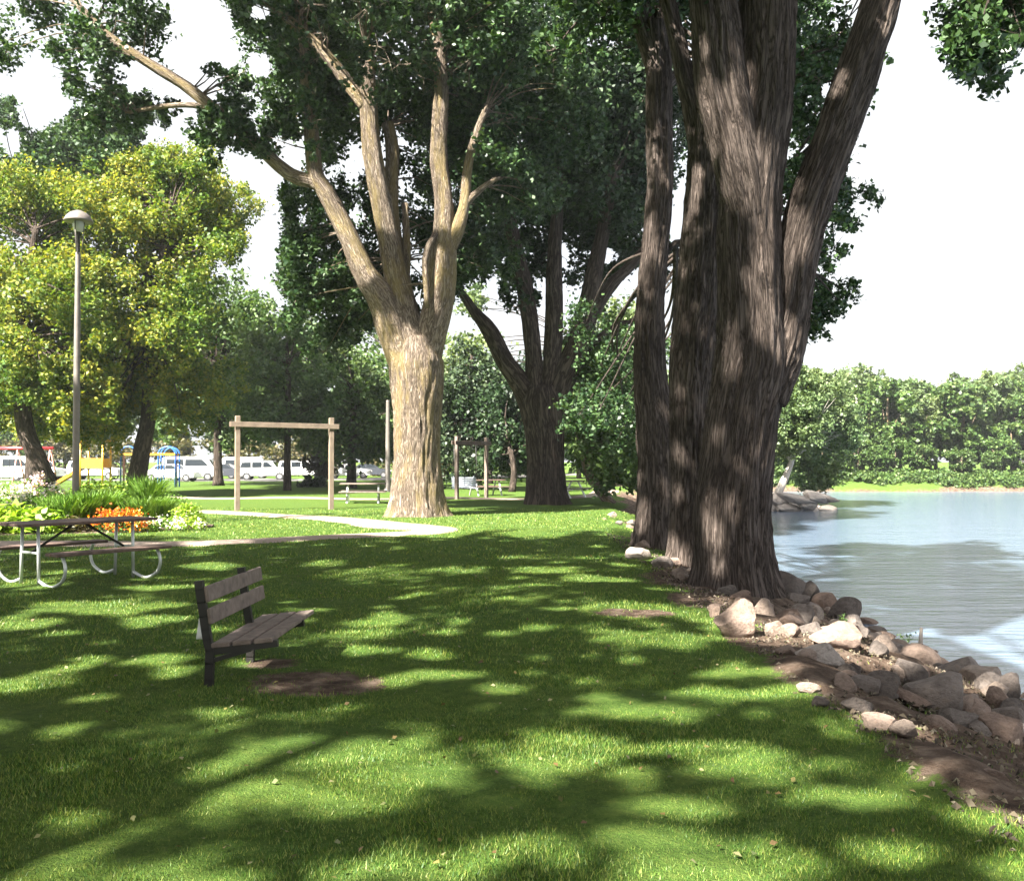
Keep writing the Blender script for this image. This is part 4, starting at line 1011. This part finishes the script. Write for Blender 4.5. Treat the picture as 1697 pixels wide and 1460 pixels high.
# ------------------------------------------------------------------ lamp posts
def lamp(cx, top, Y, label, rpx, head=True, zb=None):
    t_ = px(cx, top, Y); b = Vector((t_.x, t_.y, ghf(t_.x, t_.y))); h_ = t_.z - b.z
    root = empty('lamp_post', b, label, 'lamp post'); r_ = rpx * Y / FPX
    mb = MB(); mb.lathe([(r_ * 2.0, -.02), (r_ * 2.0, .12), (r_ * 1.25, .22), (r_ * 1.15, h_ * .5), (r_ * .9, h_ * .86), (r_ * .9, h_ * .865), (0.001, h_ * .866)], seg=18); mb.build('pole', M['pole'], root)
    if head:
        mb = MB(); mb.lathe([(.05, h_ * .862), (.05, h_ * .93), (.10, h_ * .935), (.001, h_ * .936)], seg=14); mb.build('neck', M['dark_iron'], root)
        for k in range(3):
            a = k * 2.09 + .4; mb = MB(); mb.tube([(.09 * math.cos(a), .09 * math.sin(a), h_ * .865), (.15 * math.cos(a), .15 * math.sin(a), h_ * .965)], .012, 6); mb.build('stay', M['pole'], root)
        mb = MB(); mb.lathe([(.001, h_ * .93), (.11, h_ * .932), (.14, h_ * .955), (.13, h_ * .968), (.001, h_ * .969)], seg=18); mb.build('lens', M['lamp_glass'], root)
        mb = MB(); mb.lathe([(.001, h_ * .963), (.355, h_ * .963), (.36, h_ * .968), (.30, h_ * .981), (.2, h_ * .992), (.08, h_ * .999), (.001, h_)], seg=28); mb.build('lamp_hood', M['pole'], root)
lamp(130, 349, 25, 'tall lamp post with a wide conical hood standing in the flower bed', 4.6)
lamp(643, 640, 52, 'slim distant light pole left of the pale cottonwood trunk', 3.4, head=False)

# ------------------------------------------------------------------ swing frames
def timber_frame(p0, p1, h_, th, label, mat, stub=.25, bench=None, wb=None):
    p0 = Vector(p0); p1 = Vector(p1); root = empty('timber_frame', p0, label, 'timber frame'); d = (p1 - p0); u_ = d.normalized()
    for q in (Vector((0, 0, 0)), d):
        mb = MB(); mb.box((q.x, q.y, h_ / 2 - .05), (th, th, h_ + .1), rz=math.atan2(u_.y, u_.x)); mb.build('post', mat, root, bevel=.012)
    side = Vector((-u_.y, u_.x, 0)) * th * .62
    for s_ in (-1, 1):
        mb = MB(); mb.bar(-u_ * stub + side * s_ + Vector((0, 0, h_ - .28)), d + u_ * stub + side * s_ + Vector((0, 0, h_ - .28)), th * .22, .17); mb.build('crossbeam', mat, root, bevel=.006)
    return root, d, u_
a = G(393, 846); b = G(549, 846); b = Vector((a.x + (b.x - a.x) * 1.0, a.y + 1.5, 0)); b.x = (549 - PW / 2) / FPX * b.y; b.z = 0
timber_frame(a, b, 3.15, .16, 'tan timber frame of two posts and a crossbeam beside the path', M['post_wood'])
a = px(757, 800, 42); a.z = 0; b = px(806, 800, 44); b.z = 0
fr, d, u_ = timber_frame(a, b, 2.75, .15, 'shaded grey timber frame holding a hanging bench beyond the pale cottonwood', M['old_wood'])
def hang_bench(c0, label, wdt, rz):
    r2 = empty('hanging_bench', c0, label, 'bench'); r2.rotation_euler = (0, 0, rz)
    for k in range(5):
        mb = MB(); mb.box((0, .25 + k * .012, .22 + k * .09), (wdt, .025, .07)); mb.build('back_slat', M['white_metal'], r2)
    for k in range(4):
        mb = MB(); mb.box((0, -.2 + k * .12, .14), (wdt, .09, .03)); mb.build('seat_slat', M['white_metal'], r2)
    for s_ in (-1, 1):
        mb = MB(); mb.bar((s_ * wdt * .42, -.28, .11), (s_ * wdt * .42, .27, .11), .05, .05); mb.bar((s_ * wdt * .42, .27, .11), (s_ * wdt * .42, .33, .66), .05, .05); mb.build('side_rail', M['white_metal'], r2)
        mb = MB(); mb.tube([(s_ * wdt * .46, -.2, .15), (s_ * wdt * .44, .05, 2.1)], .012, 5); mb.tube([(s_ * wdt * .46, .3, .5), (s_ * wdt * .44, .05, 2.1)], .012, 5); mb.build('chain', M['dark_iron'], r2)
hang_bench(px(771, 800, 42.5) * 1 - Vector((0, 0, px(771, 800, 42.5).z - .35)), 'pale slatted swing bench hanging under the shaded timber frame', 1.1, .25)

def far_table(cx, cy, Y, label, rz, mt, wd=1.8):
    b = px(cx, cy, Y); b.z = ghf(b.x, b.y); r2 = empty('picnic_table', b, label, 'table'); r2.rotation_euler = (0, 0, rz)
    mb = MB(); mb.box((0, 0, .75), (wd, .75, .05)); mb.build('top', mt, r2, bevel=.01)
    for s_ in (-1, 1):
        mb = MB(); mb.box((0, s_ * .7, .44), (wd, .26, .05)); mb.build('seat', mt, r2, bevel=.01)
        for ex in (-.6, .6):
            mb = MB(); mb.bar((ex, s_ * .2, .72), (ex, s_ * .6, 0), .06, .06); mb.build('leg', M['tube'], r2)
    for ex in (-.6, .6):
        mb = MB(); mb.bar((ex, -.72, .39), (ex, .72, .39), .07, .05); mb.build('crossbar', M['tube'], r2)
far_table(602, 835, 38, 'grey green picnic table in the shade left of the pale cottonwood', .1, M['old_wood'])
far_table(940, 825, 44, 'dark picnic table partly hidden right of the shaded many-limbed cottonwood', .9, M['old_wood'])
far_table(805, 815, 47, 'dark picnic table right of the pale hanging bench', .4, M['table_wood'])

# ------------------------------------------------------------------ playground
def play():
    Y = 62
    def Q(x, y, d=0): q = px(x, y, Y + d); return q
    def gp(x, d=0): q = px(x, 800, Y + d); q.z = 0; return q
    # red topped swing set
    a = gp(-30); r = empty('swing_set', a, 'playground swing set with a long red top beam at the left edge', 'swing set')
    h_ = Q(0, 743).z; e = gp(88)
    mb = MB(); mb.tube([Vector((-.2, 0, h_)), Vector((e.x - a.x, 0, h_))], .11, 10); mb.build('top_beam', M['red'], r)
    for xx in (0, (e.x - a.x) / 2, e.x - a.x - .2):
        for s_ in (-1, 1): mb = MB(); mb.tube([(xx, 0, h_), (xx + .1, s_ * .9, -.05)], .05, 8); mb.build('leg', M['pink'], r)
    for k in range(4):
        xx = (e.x - a.x) * (.12 + .22 * k); mb = MB()
        for s_ in (-.22, .22): mb.tube([(xx + s_, 0, h_), (xx + s_, 0, .6)], .015, 5)
        mb.build('chain', M['dark_iron'], r); mb = MB(); mb.box((xx, 0, .58), (.46, .2, .04)); mb.build('swing_seat', M['tyre'], r)
    # yellow tower
    a = gp(158, -1); r = empty('play_tower', a, 'yellow playground tower with posts and a slide next to the lamp post', 'play tower')
    for x_, y_ in ((-.7, -.6), (.7, -.6), (-.7, .6), (.7, .6)): mb = MB(); mb.tube([(x_, y_, -.05), (x_, y_, 2.9)], .065, 10); mb.build('post', M['yellow'], r)
    mb = MB(); mb.box((0, 0, 1.2), (1.5, 1.3, .08)); mb.build('platform', M['dark_iron'], r)
    for y_ in (-.6, .6): mb = MB(); mb.box((0, y_, 1.55), (1.3, .05, .6)); mb.build('guard_panel', M['yellow'], r)
    mb = MB(); mb.box((0, 0, 2.95), (1.7, 1.5, .12)); mb.build('roof', M['yellow'], r, bevel=.02)
    mb = MB(); mb.bar((-.8, 0, 1.2), (-2.3, -.3, .2), .5, .05); mb.bar((-.8, .27, 1.27), (-2.3, -.03, .27), .05, .18); mb.bar((-.8, -.27, 1.27), (-2.3, -.57, .27), .05, .18); mb.build('slide', M['yellow'], r)
    # climber with blue arches and yellow bars
    a = gp(205); r = empty('climbing_frame', a, 'blue arched climbing frame with yellow overhead bars right of the forked dark trunk', 'climbing frame')
    def arch(x0, x1, y_, h0, r_=.05):
        pts = [(x0, y_, -.05), (x0, y_, h0)]; R = (x1 - x0) / 2
        for k in range(1, 12): t_ = math.pi * (1 - k / 12); pts.append(((x0 + x1) / 2 + R * math.cos(t_), y_, h0 + math.sin(t_) * R * .9))
        pts += [(x1, y_, h0), (x1, y_, -.05)]; mb = MB(); mb.tube(pts, r_, 8); mb.build('arch', M['blue'], r)
    arch(-.2, .75, 0, 2.2); arch(2.2, 3.3, 0, 2.1); arch(2.3, 3.3, .8, 2.1); arch(2.25, 3.25, .4, 2.15)
    for y_ in (-.05, .75): mb = MB(); mb.bar((-.25, y_, 2.12), (3.3, y_, 2.12), .06, .12); mb.build('rail', M['yellow'], r)
    for k in range(9): mb = MB(); mb.tube([(.1 + k * .36, -.05, 2.1), (.1 + k * .36, .75, 2.1)], .02, 6); mb.build('rung', M['yellow'], r)
    for x_ in (-.15, .8, 3.2): mb = MB(); mb.tube([(x_, .38, -.05), (x_, .38, 2.1)], .06, 8); mb.build('post', M['pink'], r)
play()

# ------------------------------------------------------------------ vehicles
def vehicle(kind, paint):
    prof = {'van': [(-2.4, .35), (-2.45, 1.0), (-2.35, 1.95), (-2.1, 2.1), (1.0, 2.1), (1.45, 1.9), (1.95, 1.15), (2.45, .95), (2.5, .35)],
            'sedan': [(-2.2, .32), (-2.25, .85), (-2.1, .98), (-1.5, 1.0), (-.95, 1.42), (.35, 1.45), (1.05, .98), (2.1, .82), (2.2, .6), (2.2, .32)],
            'suv': [(-2.2, .4), (-2.25, 1.05), (-2.05, 1.68), (-1.8, 1.75), (.4, 1.75), (.75, 1.68), (1.2, 1.12), (2.15, 1.0), (2.25, .4)]}[kind]
    win = {'van': [[(-2.0, 1.3), (-2.0, 1.85), (-.6, 1.85), (-.6, 1.3)], [(-.45, 1.3), (-.45, 1.85), (.95, 1.85), (1.55, 1.3)]],
           'sedan': [[(-1.35, 1.02), (-.9, 1.34), (-.35, 1.36), (-.35, 1.02)], [(-.27, 1.02), (-.27, 1.36), (.3, 1.36), (.85, 1.02)]],
           'suv': [[(-1.95, 1.15), (-1.85, 1.58), (-1.05, 1.6), (-1.05, 1.15)], [(-.95, 1.15), (-.95, 1.6), (-.1, 1.6), (-.1, 1.15)], [(0, 1.15), (0, 1.6), (.4, 1.6), (.95, 1.15)]]}[kind]
    W = .9; r = empty('parked_car' if kind != 'van' else 'parked_van', (0, 0, 0), 'x', 'car' if kind != 'van' else 'van')
    mb = MB(); n = len(prof)
    rows = []
    for y_, ins in ((-W, .0), (-W + .02, 0), (W - .02, 0), (W, .0)):
        for x_, z_ in prof:
            tuck = max(0, (z_ - .95)) * .16; sgn = -1 if y_ < 0 else 1
            rows.append((x_, y_ - sgn * tuck, z_))
    fs = [tuple(range(n))[::-1], tuple(range(3 * n, 4 * n))]
    for k in range(3):
        for i in range(n): j = (i + 1) % n; fs.append((k * n + i, k * n + j, (k + 1) * n + j, (k + 1) * n + i))
    mb.add(rows, fs); me_ = mb.mesh('body', paint); bm = bmesh.new(); bm.from_mesh(me_); bmesh.ops.remove_doubles(bm, verts=bm.verts, dist=.001)
    bmesh.ops.recalc_face_normals(bm, faces=bm.faces); bmesh.ops.bevel(bm, geom=bm.edges[:], offset=.03, segments=2, affect='EDGES'); bm.to_mesh(me_); bm.free(); link('body', me_, r)
    for s_ in (-1, 1):
        for wv in win:
            mb = MB(); k = len(wv); vs = [(x_, s_ * (W + .006 - max(0, z_ - .95) * .16), z_) for x_, z_ in wv] + [(x_, s_ * (W - .03 - max(0, z_ - .95) * .16), z_) for x_, z_ in wv]
            mb.add(vs, [tuple(range(k)), tuple(range(k, 2 * k))[::-1]] + [(i, (i + 1) % k, k + (i + 1) % k, k + i) for i in range(k)]); mb.build('window', M['carglass'], r)
    # windscreen
    i0 = {'van': (1.9, 1.22, 1.5, 1.82), 'sedan': (1.0, 1.02, .42, 1.4), 'suv': (1.15, 1.18, .78, 1.64)}[kind]
    mb = MB(); x0, z0, x1, z1 = i0; mb.add([(x0 + .02, -.7, z0), (x0 + .02, .7, z0), (x1 + .02, .62, z1), (x1 + .02, -.62, z1), (x0 - .05, -.7, z0), (x0 - .05, .7, z0), (x1 - .05, .62, z1), (x1 - .05, -.62, z1)],
        [(0, 1, 2, 3), (7, 6, 5, 4), (0, 4, 5, 1), (2, 6, 7, 3), (1, 5, 6, 2), (0, 3, 7, 4)]); mb.build('windscreen', M['carglass'], r)
    for x_ in (-1.4, 1.45):
        for s_ in (-1, 1):
            R = .35 if kind != 'sedan' else .32
            mb = MB(); mb.tube([(x_, s_ * (W + .01), R), (x_, s_ * (W - .22), R)], R, 20); wh = mb.build('wheel', M['tyre'], r)
            mb = MB(); mb.tube([(x_, s_ * (W + .022), R), (x_, s_ * (W - .1), R)], R * .6, 16); mb.build('rim', M['rim'], wh)
    xf = max(q[0] for q in prof); xb = min(q[0] for q in prof)
    for s_ in (-1, 1):
        mb = MB(); mb.box((xf - .02, s_ * .62, .72), (.08, .3, .14)); mb.build('headlight', M['lamp_glass'], r)
        mb = MB(); mb.box((xb + .02, s_ * .68, .85), (.08, .2, .2)); mb.build('tail_light', M['lens_red'], r)
    return r
car_specs = [('van', 'carwhite', 318, 84, .15, 'white van with a sloping bonnet parked just left of the left timber post'), ('suv', 'carwhite', 438, 86, .1, 'white estate car parked left of the straight thin trunk'),
             ('sedan', 'carwhite', 578, 95, .05, 'low white car behind the trunk nearest the pale cottonwood'), ('van', 'carwhite', 18, 80, .2, 'white van at the left edge beneath the red swing beam'),
             ('suv', 'carwhite', 62, 84, -.1, 'white car behind the pink and white flowers'), ('suv', 'carwhite', 500, 92, .2, 'white car right of the straight thin trunk'),
             ('sedan', 'cardark', 372, 90, .1, 'dark car between the two white vehicles behind the timber frame'), ('sedan', 'carwhite', 285, 80, .0, 'low white car behind the blue climbing frame')
             , ('sedan', 'cardark', 612, 98, .1, 'dark car at the right end of the parked row'), ('van', 'carwhite', 410, 95, .1, 'white van farthest back in the parked row'), ('suv', 'carwhite', 158, 88, .1, 'white car glimpsed under the yellow play tower')]
cache = {}
for kind, pt, cx, Y, rz, lab in car_specs:
    key = (kind, pt)
    if key not in cache: cache[key] = r = vehicle(kind, M[pt])
    else: r = copy_tree(cache[key])
    q = px(cx, 800, Y); r.location = (q.x, q.y, 0.0); r.rotation_euler = (0, 0, rz); r['label'] = lab; r['group'] = 'vehicles parked beyond the park'
tag(strip('road', [(-120, 98), (-40, 90), (-20, 88), (-6, 99), (4, 120)], 13, .02, plain('asphalt', (.09, .085, .08), .9)), kind='structure')

# ------------------------------------------------------------------ flower bed
strip('flower_bed_soil', [(-16, 22.6), (-12, 23.4), (-9.2, 24.2), (-7.6, 24.6)], [3.2, 4.2, 3.4, .8], .02, plain('dark bed soil', (.07, .045, .03), .95, 0, .4, 6))
def plant(name, cx, Y, label, kind, w_, h_, leafm, blossom=None, nl=500, nb=0, ls=.09, bs=.06):
    b = px(cx, 800, Y); b.z = ghf(b.x, b.y) + .02; r = empty(name, b, label, 'plant' if not blossom else 'flowers')
    if kind == 'blades':
        n = nl; a = rng.random(n) * 6.283; q = np.sqrt(rng.random(n)) * w_ * .45; B = np.stack([np.cos(a) * q, np.sin(a) * q, 0 * a], 1)
        la = a + rng.normal(size=n) * .6; ll = h_ * rng.uniform(.1, .6, n); hh = h_ * rng.uniform(.55, 1.05, n)
        Mid = B + np.stack([np.cos(la) * ll * .35, np.sin(la) * ll * .35, hh * .75], 1); T = B + np.stack([np.cos(la) * ll, np.sin(la) * ll, hh], 1)
        s_ = np.stack([-np.sin(la), np.cos(la), 0 * la], 1) * ls * .16
        Vq = np.stack([B - s_, Mid - s_, T, Mid + s_], 1)
    else:
        d = unit(rng.normal(size=(nl, 3))); d[:, 2] = np.abs(d[:, 2]); q = rng.uniform(.45, 1, nl)[:, None] ** .5
        P = d * q * np.array([w_ / 2, w_ / 2, h_]); P[:, 2] += .02; P += rng.normal(size=P.shape) * w_ * .04; P[:, 2] = np.maximum(P[:, 2], .02)
        Vq = leaf_quads(P, ls, up=.7, aspect=.6)
    link('foliage', quads_mesh('foliage', Vq, leafm), r)
    if blossom is not None:
        k = max(6, nb // 14); d = unit(rng.normal(size=(k, 3))); d[:, 2] = np.abs(d[:, 2]) * 1.2 + .2; d = unit(d)
        Cc = d * np.array([w_ / 2, w_ / 2, h_]) * rng.uniform(.9, 1.15, k)[:, None]
        P = Cc[rng.integers(0, k, nb)] + rng.normal(size=(nb, 3)) * bs * .9; P[:, 2] = np.maximum(P[:, 2], .04)
        link('blossoms', quads_mesh('blossoms', leaf_quads(P, bs, up=.6, aspect=.9), blossom), r)
        st = MB()
        for c_ in Cc[::2]: st.tube([(c_[0] * .4, c_[1] * .4, 0), (c_[0], c_[1], c_[2])], [.008, .005], 4, False)
        st.build('stems', M['stem'], r)
PLANTS = [
 ('phlox', 18, 24.5, 'white phlox at the far left of the flower bed', 'b', 1.3, 1.0, 'leaf_bed', 'blossom_white', 700, 420, .1, .07),
 ('phlox', 62, 24.8, 'tall phlox with white and pinkish heads left of the lamp post', 'b', 1.2, 1.15, 'leaf_bed', 'blossom_pink', 700, 420, .1, .07),
 ('phlox', 92, 24.2, 'white phlox clump directly left of the lamp post', 'b', 1.0, .95, 'leaf_bed', 'blossom_white', 600, 380, .1, .07),
 ('phlox', 45, 23.8, 'lower white phlox in front of the tall pinkish one', 'b', 1.1, .8, 'leaf_bed', 'blossom_white', 600, 380, .1, .06),
 ('hosta', 20, 22.6, 'lime green broad-leaved clump at the left front of the bed', 'b', 1.5, .6, 'leaf_lime', None, 420, 0, .24, 0),
 ('hosta', 66, 22.4, 'lime green broad-leaved clump second from the left edge', 'b', 1.2, .5, 'leaf_lime', None, 360, 0, .22, 0),
 ('hosta', -30, 22.5, 'lime green broad-leaved clump cut by the left edge of the view', 'b', 1.5, .6, 'leaf_lime', None, 400, 0, .24, 0),
 ('daylily', 112, 23.4, 'narrow-bladed clump in front of the lamp post', 'blades', 1.2, .85, 'leaf_bed', None, 900, 0, .16, 0),
 ('ornamental_grass', 148, 24.0, 'upright grassy clump between the phlox and orange flowers', 'blades', 1.4, .95, 'leaf_bed', None, 1200, 0, .14, 0),
 ('leafy_perennial', 150, 25.4, 'bright green rounded mound behind the grassy clump', 'b', 1.6, 1.15, 'leaf_lime', None, 1500, 0, .1, 0),
 ('leafy_perennial', 185, 25.2, 'bright green rounded mound behind the orange flowers', 'b', 1.7, 1.2, 'leaf_lime', None, 1500, 0, .1, 0),
 ('leafy_perennial', 228, 25.4, 'tall feathery green mound at the back right of the bed', 'b', 1.4, 1.15, 'leaf_bed', None, 1300, 0, .09, 0),
 ('ornamental_grass', 246, 25.2, 'spiky upright green plume above the right of the bed', 'blades', .6, 1.35, 'leaf_bed', None, 420, 0, .14, 0),
 ('ornamental_grass', 240, 24.2, 'soft green grass clump right of the orange flowers', 'blades', 1.3, .8, 'leaf_bed', None, 1000, 0, .13, 0),
 ('leafy_perennial', 285, 25.0, 'loose green plant at the right shoulder of the bed', 'b', 1.2, .85, 'leaf_bed', None, 900, 0, .09, 0),
 ('marigold', 180, 22.9, 'left half of the bright orange flower patch', 'b', .8, .42, 'leaf_bed', 'blossom_orange', 260, 620, .07, .06),
 ('marigold', 208, 22.7, 'right half of the bright orange flower patch', 'b', .9, .45, 'leaf_bed', 'blossom_orange', 260, 700, .07, .06),
 ('petunia', 240, 22.9, 'cream flowers right beside the orange patch', 'b', .7, .3, 'leaf_bed', 'blossom_yellow', 260, 240, .07, .06),
 ('petunia', 268, 23.2, 'low white petunias near the right end of the bed', 'b', .8, .3, 'leaf_bed', 'blossom_white', 320, 160, .07, .06),
 ('petunia', 312, 23.0, 'few white petunias at the tip of the bed', 'b', .7, .25, 'leaf_lime', 'blossom_white', 320, 90, .07, .07),
 ('leafy_perennial', 310, 23.8, 'rounded bright clump forming the right tip of the bed', 'b', .95, .6, 'leaf_lime', None, 700, 0, .09, 0),
 ('heuchera', 122, 22.6, 'small reddish-leaved plant behind the picnic table top', 'b', .7, .35, 'leaf_olive', None, 280, 0, .1, 0),
]
for nm, cx, Y, lab, kd, w_, h_, lm, bm_, nl, nb, ls, bs in PLANTS:
    plant(nm, cx, Y, lab, kd, w_, h_, M[lm], M[bm_] if bm_ else None, nl, nb, ls, bs)

# ------------------------------------------------------------------ summer haze
bpy.ops.mesh.primitive_cube_add(size=1, location=(0, 60, 12.5)); hz = bpy.context.object; hz.name = 'haze'; hz.scale = (700, 240, 34)
hz.location = (0, 60, 12.5)
m = bpy.data.materials.new('thin air'); m.use_nodes = True; t = m.node_tree; t.nodes.clear(); o = t.nodes.new('ShaderNodeOutputMaterial')
v = t.nodes.new('ShaderNodeVolumePrincipled'); v.inputs['Density'].default_value = .0003; v.inputs['Color'].default_value = (.9, .95, 1, 1); v.inputs['Anisotropy'].default_value = .2
t.links.new(v.outputs[0], o.inputs['Volume']); hz.data.materials.append(m); tag(hz, 'thin pale summer haze over river and park', 'haze', kind='stuff')
